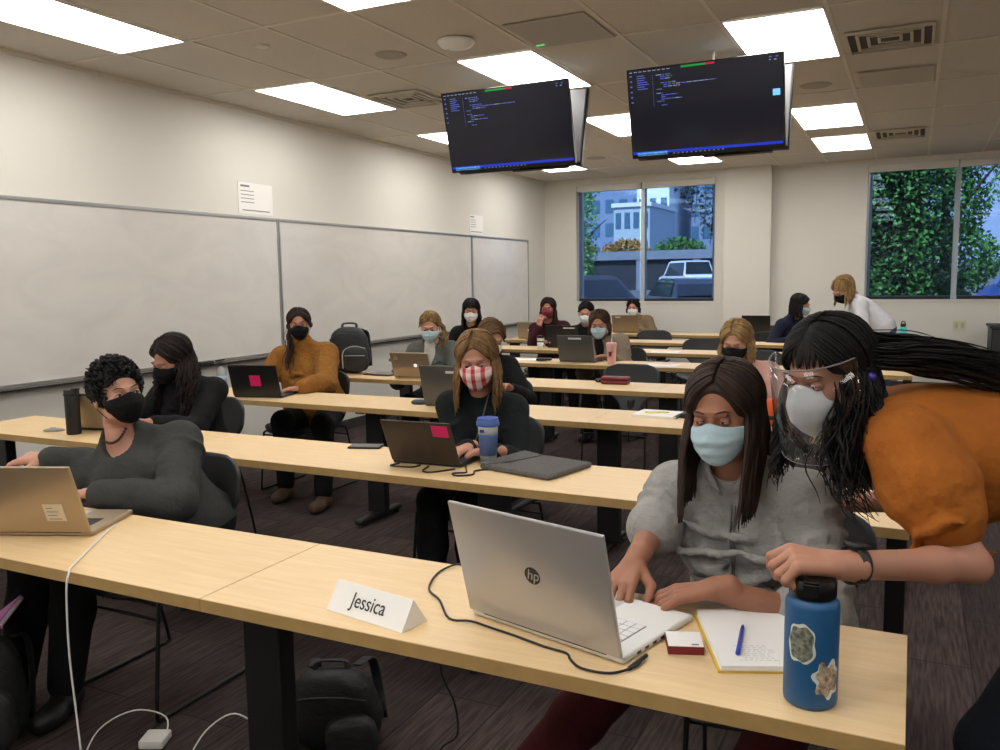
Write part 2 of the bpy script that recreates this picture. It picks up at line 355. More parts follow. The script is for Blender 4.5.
# ------------------------------------------------------------------ hanging screens
m_bez = mat('bezel', srgb(14, 14, 16), .3); m_tvback = mat('screen_back', srgb(120, 120, 122), .5)
m_scr = mat('screen_dark', srgb(16, 16, 20), .12, emis=srgb(34, 34, 44), estr=.55, spec=.35)
def em(name, c, s=1): return mat(name, (0, 0, 0), .5, emis=c, estr=s)
m_txt = em('code_text', srgb(90, 110, 200), .9); m_txt2 = em('code_text_white', srgb(150, 160, 200), .9); m_bar = em('task_bar', srgb(20, 50, 190), 1.1)
m_srch = em('search_box', srgb(120, 200, 255), 1.2); m_grn = em('share_green', srgb(20, 150, 60), 1.); m_red = em('share_red', srgb(190, 20, 60), 1.)
def tv(x, lab, seed, sticky=False, front=True, yc=5.53, tilt=15):
    # hinge line at the bottom, top leaning outwards
    s = 1 if front else -1
    e = empty('hanging_screen', (x, yc+(0 if front else .12), 2.268), label=lab, cat='television', group=None, R=(math.radians(tilt)*1, 0, 0 if front else PI))
    w, h = .485, .56
    MB().box((-w, 0, 0), (w, .035, h), bev=.004).build('bezel', m_bez, e)
    MB().box((-w*.985, .034, .01), (w*.985, .05, h-.01), bev=.006).box((-.3, .045, .08), (.3, .075, .36), bev=.01).build('back_cover', m_tvback, e)
    MB().box((-w+.01, -.0012, .014), (w-.01, .001, h-.01)).build('display', m_scr, e)
    MB().box((-w*.8, .005, -.012), (w*.1, .03, .0)).build('sensor_bar', m_bez, e)
    if front:
        r = random.Random(seed); mb = MB(); y0, y1 = -.0022, -.0013
        def q(x0, z0, x1, z1, m): mb.box((-w+.01+x0*.95, y0, h-.01-z1*.536), (-w+.01+x1*.95, y1, h-.01-z0*.536), m)
        q(0, .945, 1, .975, m_bar); q(0, .975, 1, 1, mat('bar_dark', srgb(10, 12, 30), .3)); q(.03, .955, .24, .995, m_srch)
        q(.36, 0, .52, .022, m_grn); q(.52, 0, .58, .022, m_red)
        for i in range(9): q(.01+.032*i, .012, .03+.032*i, .02, m_txt2)
        for i, L_ in enumerate((.05, .06, .05, .07, .08, .05, .07)): q(.06, .06+.025*i, .06+L_, .068+.025*i, m_txt)
        for i in range(6): q(.012, .05+.06*i, .025, .066+.06*i, m_txt)
        ln = [(0, .1), (.03, .08), (.03, .07), (0, 0), (.03, .1), (.05, .35), (.05, .11), (.0, .04), (0, 0), (0, .04), (.03, .11), (.03, .03), (.03, .14), (.0, .05), (0, 0), (.03, .04)]
        for i, (a, b) in enumerate(ln):
            z = .07+.023*i
            if b:
                xx = .19+a
                while xx < .19+a+b:
                    ww = r.uniform(.012, .04); q(xx, z, min(xx+ww, .19+a+b), z+.008, m_txt if r.random() < .75 else m_txt2); xx += ww+.006
            q(.165, z, .17, z+.006, m_txt)
        for i in range(12): q(.28+.03*i, .98, .29+.03*i, .993, m_txt2)
        q(.92, .02, .935, .03, m_txt); q(.96, .02, .975, .03, m_txt); q(.92, .05, .93, .06, m_txt2); q(.95, .05, .965, .06, m_txt2)
        if sticky: q(.94, .37, .985, .44, m_srch)
        mb.build('screen_content', None, e)
    else:
        pass
    # drop arm to ceiling for the front ones
    return e
tv(-2.603, 'flat screen showing dark code editor, left one of the pair facing the camera', 1)
tv(-1.228, 'flat screen showing code with a pale blue note at its right edge', 2, True)
tv(-2.603+.01, 'rear flat screen behind the left code screen, only its grey back edge showing', 3, front=False)
tv(-1.228+.01, 'rear flat screen behind the right code screen, sliver of grey back showing', 4, front=False)
for x, lab in ((-2.6, 'ceiling mount arm hidden between the left pair of screens'), (-1.225, 'ceiling mount arm hidden between the right pair of screens')):
    e = empty('screen_mount', (x, 5.59, ZC-.003), label=lab, cat='screen mount')
    MB().tube([(0, 0.0, -.42), (0, .02, -.2), (0, .13, -.001)], .009, n=12).build('pole', m_white, e)
    MB().box((-.2, -.012, -.47), (.2, .012, -.41)).build('bracket', m_black, e)

# ------------------------------------------------------------------ tables
def wood():
    m = bpy.data.materials.new('maple_laminate'); m.use_nodes = True; nt = m.node_tree; N = nt.nodes; L = nt.links; b = N['Principled BSDF']
    tc = N.new('ShaderNodeTexCoord'); mp = N.new('ShaderNodeMapping'); mp.inputs['Scale'].default_value = (1.2, 14, 1); L.new(tc.outputs['Object'], mp.inputs[0])
    n = N.new('ShaderNodeTexNoise'); n.inputs['Scale'].default_value = 4; n.inputs['Detail'].default_value = 6; n.inputs['Distortion'].default_value = .6; L.new(mp.outputs[0], n.inputs['Vector'])
    cr = N.new('ShaderNodeValToRGB'); cr.color_ramp.elements[0].position = .3; cr.color_ramp.elements[1].position = .7
    cr.color_ramp.elements[0].color = (*srgb(219, 188, 140), 1); cr.color_ramp.elements[1].color = (*srgb(229, 200, 155), 1)
    L.new(n.outputs['Fac'], cr.inputs[0]); L.new(cr.outputs[0], b.inputs['Base Color']); b.inputs['Roughness'].default_value = .42; return m
m_wood = wood(); m_wedge = mat('wood_edge', srgb(172, 140, 88), .5, var=.08, vscale=20)
T = [1.41, 2.665, 4.06, 5.30, 6.78, 8.07, 9.33, 10.65]
TD, TW, TH = .457, 1.515, .745
def make_table(both, off=.045):
    e = empty('table', (0, 0, 0), cat='table')
    MB().box((-TW/2+.0015, .0015, TH-.002), (TW/2-.0015, TD-.0015, TH), bev=.0008).build('tabletop', m_wood, e)
    MB().box((-TW/2+.001, .001, TH-.032), (TW/2-.001, TD-.001, TH-.002)).build('edge_band', m_wedge, e)
    for s in ((-1, 1) if both else (-1,)):
        x = s*(TW/2-off) if s < 0 else TW/2-.035
        lw = .062 if s < 0 else .03
        l = MB().box((x-lw, TD/2-.03, .05), (x+lw, TD/2+.03, TH-.05), bev=.006).build('leg', m_black, e)
        MB().box((x-.03, .05, TH-.05), (x+.03, TD-.05, TH-.032), bev=.003).build('top_bracket', m_black, e)
        f = MB().box((x-.03, .0, .02), (x+.03, TD-.0, .05), bev=.012).build('foot', m_black, e)
        for yy in (.03, TD-.03): MB().lathe([(.018, 0), (.02, .004), (.012, .02)], (x, yy, 0), n=12).build('glide', m_black, f)
    MB().box((-TW/2+.1, TD/2-.02, TH-.062), (TW/2-.1, TD/2+.02, TH-.032)).build('rail', m_black, e)
    return e
ords = ['nearest', 'second', 'third', 'fourth', 'fifth', 'sixth', 'seventh', 'rearmost']
cols = ['right', 'middle', 'left']
t0 = {}
for i, y in enumerate(T):
    for j in range(3):
        xr = .02-TW*j-(.004 if True else 0); loc = (xr-TW/2, y, 0)
        desc = {(0, 0): 'long maple table in the nearest row, holding the large silver laptop and blue bottle', (0, 1): 'maple table in the nearest row under the gold laptop with a stuck label',
                (1, 0): 'maple table in the second row carrying the dark felt sleeve', (1, 1): 'maple table in the second row carrying the lone phone', (2, 0): 'maple table in the third row carrying the open notebook with yellow pen',
                (2, 1): 'maple table in the third row carrying the black laptop with magenta sticker', (3, 0): 'maple table in the fourth row carrying the dark red case'}
        lab = desc.get((i, j), 'light maple narrow table, %s section of the %s row' % (cols[j], ords[i]))
        b = (j == 0, i == 0)
        if b not in t0: t0[b] = make_table(b[0], .0 if i == 0 else .045); t0[b].location = loc; t0[b]['label'] = lab; t0[b]['group'] = 'tables in rows'
        else: dup(t0[b], loc, 0, lab, 'tables in rows')
# ------------------------------------------------------------------ chairs
def shell(nu, nv, f, t):
    # two sided grid surface with thickness
    P = np.array([[f(u, v) for u in np.linspace(-1, 1, nu)] for v in np.linspace(0, 1, nv)])
    du = np.gradient(P, axis=1); dv = np.gradient(P, axis=0); n = np.cross(du, dv); n /= np.linalg.norm(n, axis=2)[..., None]+1e-9
    A = (P+n*t/2).reshape(-1, 3); B = (P-n*t/2).reshape(-1, 3); o = nu*nv; fs = []
    for i in range(nv-1):
        for j in range(nu-1):
            a = i*nu+j; fs.append((a, a+1, a+nu+1, a+nu)); fs.append((o+a, o+a+nu, o+a+nu+1, o+a+1))
    for j in range(nu-1): a = j; fs.append((a, o+a, o+a+1, a+1)); a = (nv-1)*nu+j; fs.append((a, a+1, o+a+1, o+a))
    for i in range(nv-1): a = i*nu; fs.append((a, a+nu, o+a+nu, o+a)); a = i*nu+nu-1; fs.append((a, o+a, o+a+nu, a+nu))
    return list(A)+list(B), fs
def make_chair():
    e = empty('chair', (0, 0, 0), cat='chair')
    def seat(u, v):
        y = -.22+.42*v; w = .235*(1-.10*max(0, v-.7)/.3)*(1-.25*max(0, (.12-v)/.12)**2)
        x = u*w; z = .455-.018*(1-u*u)-(.03*max(0, (.15-v)/.15)**2)+.012*abs(u)**3; return (x, y, z)
    mb = MB(); mb.add(*shell(17, 15, seat, .018)); mb.build('seat', m_shell, e, smooth=True)
    def back(u, v):
        z = .47+.355*v
        k = min(1, v/.62); w = .075+(.225-.075)*(3*k*k-2*k**3)
        top = max(0, (v-.72)/.28); w *= math.sqrt(max(.0, 1-.72*top**3.2))
        x = u*w; y = .195+.085*v+.018*math.sin(v*PI)-.055*(u*w/.23)**2; 
        if v < .08: y += 0
        return (x, y, z)
    mb = MB(); mb.add(*shell(19, 26, back, .014)); mb.build('backrest', m_shell, e, smooth=True)
    mb = MB(); mb.tube([(0, .06, .435), (0, .16, .44), (0, .2, .47), (0, .215, .56)], .03, n=10, smooth=4, flat=.4); mb.build('back_support', m_blackp, e, smooth=True)
    for s in (-1, 1):
        x = s*.235
        mb = MB(); P = [(x*.86, -.17, .437), (x*.98, -.19, .42), (x, -.20, .38), (x*1.02, -.235, .05), (x*1.02, -.225, .012), (x*1.02, -.19, .009), (x*1.02, .20, .009), (x*1.02, .24, .012), (x*1.02, .25, .05), (x, .16, .40), (x*.95, .14, .432), (x*.8, .12, .436)]
        mb.tube(P, .0075, n=8, smooth=4); mb.build('leg', m_black, e, smooth=True)
    mb = MB(); mb.tube([(-.235, -.19, .40), (.235, -.19, .40)], .006).tube([(-.235, .15, .38), (.235, .15, .38)], .006).tube([(-.2, -.17, .436), (-.2, .14, .436)], .006).tube([(.2, -.17, .436), (.2, .14, .436)], .006).tube([(-.237, -.196, .35), (.237, -.196, .35)], .006)
    mb.build('cross_bar', m_black, e, smooth=True)
    return e
chair0 = None
def chair(x, y, rz, lab):
    global chair0
    if chair0 is None:
        chair0 = make_chair(); chair0.location = (x, y, 0); chair0.rotation_euler = (0, 0, rz); chair0['label'] = lab; chair0['group'] = 'charcoal shell chairs'; return chair0
    return dup(chair0, (x, y, 0), rz, lab, 'charcoal shell chairs')
# ------------------------------------------------------------------ outside
m_asph = mat('asphalt', srgb(92, 96, 104), .9, bump=.2, bscale=80)
mb = MB(); mb.add([(-60, 12.3, -.3), (40, 12.3, -.3), (40, 20, .0), (-60, 20, .0), (40, 60, .6), (-60, 60, .6), (40, 140, 3), (-60, 140, 3)], [(0, 1, 2, 3), (3, 2, 4, 5), (5, 4, 6, 7)]); struct(mb.build('ground', m_asph))
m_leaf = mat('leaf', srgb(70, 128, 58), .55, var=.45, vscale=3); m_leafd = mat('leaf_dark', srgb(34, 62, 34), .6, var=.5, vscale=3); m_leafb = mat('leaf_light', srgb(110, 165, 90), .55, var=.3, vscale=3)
m_bark = mat('bark', srgb(72, 60, 50), .9, bump=.5, bscale=40); m_orange = mat('autumn_leaf', srgb(170, 130, 60), .6, var=.4, vscale=4)
def leaves(mb, c, r, n, s, rs, flat=1):
    vs = []; fs = []
    for i in range(n):
        d = rs.normal(size=3); d /= np.linalg.norm(d); p = np.array(c)+d*np.array(r)*rs.uniform(.3, 1)**.5
        a = rs.normal(size=3); a /= np.linalg.norm(a); b = np.cross(a, rs.normal(size=3)); b /= np.linalg.norm(b); k = s*rs.uniform(.6, 1.3)
        q = p+np.cross(a, b)*k*.12
        o = len(vs); vs += [p-a*k*.6, q+b*k*.32, p+a*k*.6, q-b*k*.32, q*1.0]; fs += [(o, o+1, o+4), (o+1, o+2, o+4), (o+2, o+3, o+4), (o+3, o, o+4)]
    mb.add(vs, fs)
def tree(name, x, y, z, h, blobs, n, s, m, lab, cat='tree', seed=1, tr=.12):
    rs = np.random.RandomState(seed); e = empty(name, (x, y, z), label=lab, cat=cat, group='greenery outside the windows')
    mb = MB(); mb.tube([(0, 0, -.2), (.1, 0, h*.4), (-.05, .1, h*.8)], [tr, tr*.8, tr*.4], n=10, smooth=4)
    for k in range(5): a = rs.uniform(0, 6.28); mb.tube([(.05, 0, h*(.35+.08*k)), (math.cos(a)*h*.12, math.sin(a)*h*.12, h*(.5+.08*k)), (math.cos(a)*h*.25, math.sin(a)*h*.2, h*(.62+.08*k))], [tr*.4, tr*.1], n=6, smooth=3)
    mb.build('trunk', m_bark, e, smooth=True)
    mb = MB()
    for (bx, by, bz, r) in blobs: leaves(mb, (bx, by, bz), (r, r, r*.9) if np.ndim(r) == 0 else r, n//len(blobs), s, rs)
    mb.build('foliage', m, e)['kind'] = 'stuff'
    return e
tree('leafy_tree', -9.4, 24, .05, 4.5, [(0, 0, 3.2, .9), (.1, 0, 2.3, .8), (-.1, .2, 4.3, 1.0), (.2, 0, 1.6, .6)], 5000, .10, m_leafb, 'pale green slender tree outside at the left edge of the left window', seed=2)
tree('leafy_tree', -13.5, 33, .4, 8, [(0, 0, 5, 1.9), (.6, 0, 7, 1.9), (-.6, 0, 3.2, 1.3)], 5000, .16, m_leaf, 'darker tree behind the slender one outside the left window', seed=3, tr=.2)
tree('leafy_tree', 2.3, 17.5, -.2, 6, [(0, 0, 3.6, 1.3), (.3, 0, 2.4, 1.0), (-.6, 0, 4.6, 1.0)], 9000, .09, m_leafb, 'bright leafy tree outside the right pane of the right window', seed=4, tr=.1)
tree('leafy_tree', .35, 15.6, -.2, 5, [(.1, 0, 3.8, .8), (0, 0, 2.8, .75), (.2, 0, 1.9, .7), (-.2, 0, 1.3, .6)], 12000, .075, m_leaf, 'sunlit tree beside the mullion of the right window', seed=5, tr=.1)
# ivy wall right window
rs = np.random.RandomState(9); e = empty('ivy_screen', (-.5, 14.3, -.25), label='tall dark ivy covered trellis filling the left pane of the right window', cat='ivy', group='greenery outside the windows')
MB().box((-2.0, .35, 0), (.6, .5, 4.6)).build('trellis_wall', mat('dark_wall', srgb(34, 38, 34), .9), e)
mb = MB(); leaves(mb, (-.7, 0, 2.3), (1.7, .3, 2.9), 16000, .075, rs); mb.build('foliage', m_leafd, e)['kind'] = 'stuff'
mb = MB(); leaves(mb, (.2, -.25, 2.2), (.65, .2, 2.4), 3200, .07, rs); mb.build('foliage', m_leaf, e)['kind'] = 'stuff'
# hanging vine left window
e = empty('hanging_vine', (-2.9, 12.95, 3.3), label='hanging vine strands outside the top right corner of the left window', cat='vine', group='greenery outside the windows')
mb = MB(); st = MB()
for k in range(9):
    x = -.42+.1*k+rs.uniform(-.03, .03); L_ = (.55, .75, .95, 1.0, 1.25, 1.35, 1.5, 1.3, 1.4)[k]
    st.tube([(x, 0, 0), (x+.03, .02, -L_*.5), (x, 0, -L_)], .006, n=6, smooth=3)
    leaves(mb, (x, 0, -L_/2), (.07, .07, L_/2), int(90*L_), .055, rs)
mb.build('foliage', m_leafd, e)['kind'] = 'stuff'; st.build('stem', m_bark, e)
# shrubs
for i, (x, y, r, m, lab) in enumerate([(-25.5, 66, 2.1, m_orange, 'autumn coloured shrub in front of the far building'), (-21.0, 66, 2.1, m_orange, 'second autumn shrub beside the pale parking structure'), (-16.6, 66, 2.1, m_leaf, 'green shrub near the right of the far building')]):
    e = empty('shrub', (x, y, 3.4), label=lab, cat='shrub', group='far shrubs'); mb = MB(); leaves(mb, (0, 0, .1), (r, 1, 1.1), 1500, .25, rs); mb.build('foliage', m, e)['kind'] = 'stuff'
    MB().tube([(0, 0, -2.6), (0, 0, 1)], .15, n=8).build('trunk', m_bark, e)
# parking structure / retaining wall
m_conc = mat('concrete', srgb(120, 132, 150), .8, var=.08, vscale=2); m_cdark = mat('concrete_dark', srgb(40, 46, 58), .85)
e = empty('parking_structure', (-17.6, 58, .7), label='low dark parking structure behind the parked cars', cat='building')
MB().box((-10, 0, -.3), (10, 5, 2.0)).build('wall', m_cdark, e); MB().box((-10.2, -.3, 2.0), (10.2, 5.2, 2.6)).build('parapet', m_conc, e)
for k in range(5): MB().box((-8+4*k, -.25, -.3), (-7.5+4*k, .05, 2.0)).build('column', m_conc, e)
# far buildings
m_bw = mat('pale_facade', srgb(225, 235, 240), .7); m_bb = mat('blue_facade', srgb(120, 140, 175), .7); m_win = mat('dark_windows', srgb(70, 110, 140), .2)
def bldg(x0, x1, y, z1, nx, nz, m, lab, d=10, z0=0):
    e = empty('building', ((x0+x1)/2, y, z0), label=lab, cat='building', group='far buildings'); w = (x1-x0)/2; h = z1-z0
    MB().box((-w, 0, 0), (w, d, h)).build('wall', m, e); MB().box((-w-.2, -.2, h), (w+.2, d, h+.4)).build('roof', m_bw, e)
    cw = 2*w/nx; ch = h/nz
    for i in range(nx):
        for k in range(nz): MB().box((-w+cw*(i+.22), -.06, ch*(k+.25)), (-w+cw*(i+.8), .02, ch*(k+.8))).build('window', m_win, e)
bldg(-29.2, -25.4, 96, 22, 3, 8, m_bw, 'bright pale tower seen through the top of the left window')
bldg(-28, -24.2, 84, 8.6, 4, 3, mat('grey_facade', srgb(170, 190, 205), .7), 'lower pale building in front of the tower')
bldg(-24, -16, 100, 13, 6, 5, m_bb, 'blue grey building right of the pale tower')
bldg(-42, -31, 105, 15, 6, 5, m_bb, 'blue grey building left of the pale tower behind trees')
# cars
m_tyre = mat('tyre', srgb(20, 20, 20), .8); m_cg = mat('car_glass', srgb(20, 28, 40), .08); m_tail = mat('tail_lamp', srgb(190, 20, 30), .3, emis=(.8, .02, .03), estr=.4)
def car(x, y, z, rz, L_, W_, H_, paint, lab, suv=False):
    e = empty('car', (x, y, z), rz, label=lab, cat='car', group='cars parked outside'); l, w = L_/2, W_/2
    if suv: prof = [(-l, .35), (-l, .95), (-l+.12, 1.05), (-l+.25, 1.1), (-l+.55, H_-.06), (-l+.9, H_), (l*.25, H_), (l*.42, H_-.08), (l*.62, 1.08), (l-.1, .95), (l, .75), (l, .35)]
    else: prof = [(-l, .32), (-l, .8), (-l+.1, .92), (-l+.55, .97), (-l+1.15, H_-.03), (-l+1.6, H_), (l*.2, H_), (l*.35, H_-.06), (l*.62, .95), (l-.1, .82), (l, .65), (l, .32)]
    # body cross section with tumblehome
    vs = []; n = len(prof)
    for s in (-1, 1):
        for (px, pz) in prof: vs.append((s*(w if pz < 1.0 else w-.22*(pz-1)/(H_-1+.01)), px, pz))
    fs = [tuple(range(n)), tuple(range(n, 2*n))[::-1]]+[(i, n+i, n+(i+1) % n, (i+1) % n) for i in range(n)]
    mb = MB(); mb.add(vs, fs); b = mb.build('body', paint, e)
    g = MB(); zb = 1.04 if suv else .98; a0 = -l+(.45 if suv else .95); a1 = l*.52
    for s in (-1, 1):
        wz = lambda z_: s*(w-.22*(z_-1)/(H_-1+.01)+.012)
        g = MB(); g.add([(wz(zb), a0-.1, zb), (wz(zb), a1, zb), (wz(H_-.12), a1-.45, H_-.12), (wz(H_-.12), a0+.15, H_-.12)], [(0, 1, 2, 3)]); g.build('side_window', m_cg, e)
    r0 = prof[3]; r1 = prof[4]; f0 = prof[8]; f1 = prof[7]
    for (p, q, nm) in ((r0, r1, 'rear_window'), (f0, f1, 'windscreen')):
        s = -1 if nm == 'rear_window' else 1
        g = MB(); g.add([(-w+.12, p[0]+.02*s, p[1]+.03), (w-.12, p[0]+.02*s, p[1]+.03), (w-.25, q[0]+.02*s, q[1]-.03), (-w+.25, q[0]+.02*s, q[1]-.03)], [(0, 1, 2, 3)]); g.build(nm, m_cg, e)
    for s in (-1, 1):
        MB().box((s*w-.22 if s > 0 else -w-.01, -l-.02, .7), (w+.01 if s > 0 else -w+.22, -l+.12, .9)).build('tail_lamp', m_tail, e)
        for yy in (-l*.62, l*.62):
            MB().lathe([(0, -.1), (.32, -.1), (.34, -.06), (.34, .06), (.32, .1), (0, .1)], n=20).build('wheel', m_tyre, e, R=(0, PI/2, 0), loc=(s*(w-.1), yy, .34))
    MB().box((-w+.05, -l-.06, .38), (w-.05, -l+.05, .6)).build('bumper', paint, e)
car(-12.9, 53, .5, .6, 4.8, 1.95, 1.95, mat('white_paint', srgb(225, 235, 245), .15, coat=1), 'white and pale blue sport utility car parked farthest in the left window', True)
car(-5.75, 24.0, -.02, .5, 4.6, 1.8, 1.46, mat('dark_blue_paint', srgb(34, 44, 66), .15, coat=1), 'dark blue sedan parked nearest, bottom right of the left window')
car(-7.45, 19.6, .0, -.25, 4.2, 1.75, 1.55, mat('navy_paint', srgb(26, 32, 50), .12, coat=1), 'dark hatchback with red tail lamp at the bottom left of the left window')
car(3.2, 24, .1, .3, 5.0, 1.95, 1.85, mat('blue_paint', srgb(50, 90, 170), .2, coat=1), 'blue van like car at the right edge of the right window', True)
sun = bpy.data.lights.new('sun', 'SUN'); so = bpy.data.objects.new('sun', sun); COL.objects.link(so); sun.energy = 9; sun.angle = .01; sun.color = (1, .97, .92)
so.rotation_euler = Vector((.25, .62, -.75)).to_track_quat('-Z', 'Y').to_euler()

# ------------------------------------------------------------------ props
m_silver = mat('silver_aluminium', srgb(188, 186, 186), .32, metal=.55); m_gold = mat('gold_aluminium', srgb(176, 158, 132), .34, metal=.55); m_gm = mat('dark_grey_plastic', srgb(92, 92, 90), .4, metal=.3)
m_bkl = mat('black_laptop', srgb(24, 26, 28), .4); m_brn = mat('dark_bronze_lid', srgb(62, 52, 46), .35, metal=.3); m_keys = mat('keys_black', srgb(28, 28, 30), .5); m_keysw = mat('keys_white', srgb(225, 225, 222), .5); m_scrn = mat('laptop_screen', srgb(10, 10, 12), .1, emis=(.5, .6, .8), estr=.6)
m_whited = mat('white_deck', srgb(225, 224, 220), .4); m_mag = mat('magenta_note', srgb(225, 30, 110), .6); m_apl = mat('pale_logo', srgb(230, 235, 245), .4, emis=(.8, .85, 1), estr=.8)
def laptop(loc, rz, w, d, h, tilt, body, lid, keys, lab, deck=None, name='laptop', extra=None, group=None):
    e = empty(name, loc, rz, label=lab, cat='laptop', group=group); t = .008; th = math.radians(tilt)
    b = MB().box((-w/2, .002, .001), (w/2, d, .016), bev=.005).build('base', deck or body, e)
    MB().box((-w/2+.001, .004, .0005), (w/2-.001, d-.001, .012), bev=.005).build('underside', body, b)
    if w > .38 or w > .34 and body is m_gold or name == 'laptop_near':
        r = 5; c = 14; mb = MB(); kw = (w*.78)/c; kh = d*.40/r
        for i in range(r):
            for j in range(c): mb.box((-w*.39+kw*j+.0012, d*.16+kh*i+.0012, .0158), (-w*.39+kw*(j+1)-.0012, d*.16+kh*(i+1)-.0012, .0172))
        mb.build('keyboard', keys, b); MB().box((-.05, d*.66, .0158), (.05, d*.93, .0164)).build('trackpad', mat('trackpad', srgb(190, 190, 190), .3), b)
        if keys is m_keysw: MB().box((-w*.395, d*.155, .0158), (w*.395, d*.565, .0162)).build('key_well', mat('key_gap', srgb(120, 120, 122), .6), b)
    else:
        MB().box((-w*.42, d*.12, .0158), (w*.42, d*.58, .0172)).build('keyboard', keys, b); MB().box((-.045, d*.66, .0158), (.045, d*.93, .0164)).build('trackpad', mat('trackpad', srgb(190, 190, 190), .3), b)
    l = MB().box((-w/2, -t, 0), (w/2, 0, h), bev=.004 if w < .38 else .006).build('lid', lid, e, loc=(0, .002, .016), R=(th, 0, 0))
    MB().box((-w/2+.006, -.001, .01), (w/2-.006, .0012, h-.006)).build('screen', m_scrn, l)
    MB().tube([(-w*.4, 0, 0), (w*.4, 0, 0)], .006, n=8).build('hinge', mat('hinge_dark', srgb(60, 60, 62), .5), l)
    return e, l
def text_mesh(s, size, m, parent, loc, R, name='lettering', sx=1, ext=.0003, shear=0):
    cu = bpy.data.curves.new('t', 'FONT'); cu.body = s; cu.size = size; cu.align_x = 'CENTER'; cu.align_y = 'CENTER'; cu.extrude = ext; cu.shear = shear
    ob = bpy.data.objects.new('t', cu); COL.objects.link(ob); bpy.context.view_layer.update()
    me = bpy.data.meshes.new_from_object(ob.evaluated_get(bpy.context.evaluated_depsgraph_get())); bpy.data.objects.remove(ob)
    o = bpy.data.objects.new(name, me); me.materials.clear(); me.materials.append(m); COL.objects.link(o); o.parent = parent; o.location = loc; o.rotation_euler = R; o.scale = (sx, 1, 1); return o
TT = TH+.0005
# big silver laptop, round dark badge
e, l = laptop((-.669, 1.540, TT), math.radians(-15), .40, .275, .268, 13.8, m_silver, m_silver, m_keysw, 'large silver laptop with round dark logo in front of the woman in grey shirt', deck=m_whited)
m_badge = mat('badge_dark', srgb(40, 38, 40), .35); mb = MB(); mb.lathe([(0, 0), (.0195, 0), (.0195, .0008), (0, .0008)], n=40); lg = mb.build('logo', m_badge, l, loc=(.008, -.0082, .137), R=(PI/2, 0, 0))
text_mesh('hp', .033, m_silver, l, (.009, -.0095, .1385), (PI/2, 0, 0), 'logo_letters', sx=.95, shear=.25)
for k in range(5): MB().box((.1995, .05+.03*k, .005), (.2003, .064+.03*k, .0105)).build('port', m_black, e)
# gold laptop far left front
e, l = laptop((-2.33, 1.579, TT), math.radians(22), .35, .245, .235, 22, m_gold, m_gold, m_keys, 'gold laptop with a pale sticky label on its lid at the near left', name='laptop')
MB().box((.055, -.0089, .045), (.115, -.0078, .105)).build('label_sticker', mat('label_cream', srgb(214, 204, 180), .7), l, R=(0, 0, 0))
mb = MB()
for k in range(4): mb.box((.063, -.0092, .09-.013*k), (.063+[.02, .035, .028, .04][k], -.0087, .0925-.013*k))
mb.build('label_print', m_ink, l)
# second row
e, l = laptop((-1.745, 2.86, TT), math.radians(3), .31, .21, .20, 26, m_bkl, m_brn, m_keys, 'dark bronze laptop with magenta note, before the woman in plaid mask')
MB().box((.07, -.0089, .135), (.14, -.0078, .188)).build('sticky_note', m_mag, l)
MB().box((.045, -.0085, .004), (.047, -.0076, .197)).build('lid_seam', m_black, l)
e, l = laptop((-3.70, 2.92, TT), math.radians(12), .33, .19, .20, 22, m_bkl, m_gold, m_keys, 'open laptop with tan lid behind the black tumbler')
MB().box((-.165, -.009, 0), (-.155, .001, .2)).box((-.165, -.009, .192), (.165, .001, .2)).build('lid_edge', m_black, l)
# third row
e, l = laptop((-3.80, 4.16, TT), math.radians(14), .34, .22, .215, 17, m_bkl, m_bkl, m_keys, 'black laptop with square magenta sticker before the woman in mustard sweater')
MB().box((-.03, -.0089, .07), (.045, -.0078, .145)).build('sticker', m_mag, l)
e, l = laptop((-2.42, 4.26, TT), math.radians(4), .34, .22, .245, 16, m_gm, m_gm, m_keys, 'grey laptop in the third row beside the computer mouse')
MB().box((.0, -.0089, .2), (.12, -.0078, .215)).build('label_strip', m_whited, l)
# fourth
e, l = laptop((-3.40, 5.42, TT), math.radians(6), .32, .22, .205, 22, m_gold, m_gold, m_keys, 'silver gold laptop with glowing round logo before the woman in grey cardigan')
MB().lathe([(0, 0), (.014, 0), (.014, .001), (0, .001)], n=20).build('logo', m_apl, l, loc=(.04, -.0085, .1), R=(PI/2, 0, 0))
mb = MB(); mb.tube([(-.13, -.009, .15), (-.115, -.009, .18), (-.1, -.009, .15), (-.13, -.009, .15)], .002, n=6); mb.build('triangle_sticker', m_whited, l)
# fifth
e, l = laptop((-2.66, 6.96, TT), math.radians(0), .335, .22, .235, 14, m_gm, m_gm, m_keys, 'grey laptop beside the pink cup in the fifth row')
MB().box((-.06, -.0089, .2), (.06, -.0078, .215)).build('label_strip', m_whited, l)
# sixth
e, l = laptop((-3.36, 8.38, TT), math.radians(0), .37, .22, .235, 12, m_bkl, m_bkl, m_keys, 'black laptop in the sixth row hiding the dark haired student')
MB().box((.02, -.0089, .2), (.15, -.0078, .213)).build('label_strip', m_whited, l)
e, l = laptop((-4.25, 9.50, TT), math.radians(4), .31, .21, .20, 12, m_gold, m_gold, m_keys, 'pale laptop with small glowing logo before the woman in maroon mask')
MB().lathe([(0, 0), (.016, 0), (.016, .001), (0, .001)], n=16).build('logo', m_apl, l, loc=(0, -.0085, .1), R=(PI/2, 0, 0))
e, l = laptop((-3.45, 10.86, TT), math.radians(3), .36, .22, .235, 14, m_gold, mat('tan_lid', srgb(140, 122, 98), .4, metal=.3), m_keys, 'tan laptop in the rearmost row below the left window')
MB().box((-.13, -.0089, .2), (-.06, -.0078, .214)).build('label_strip', m_whited, l)
e, l = laptop((-1.76, 10.88, TT), math.radians(3), .345, .22, .235, 10, m_bkl, m_bkl, m_keys, 'black laptop in the rearmost row before the white pillar')

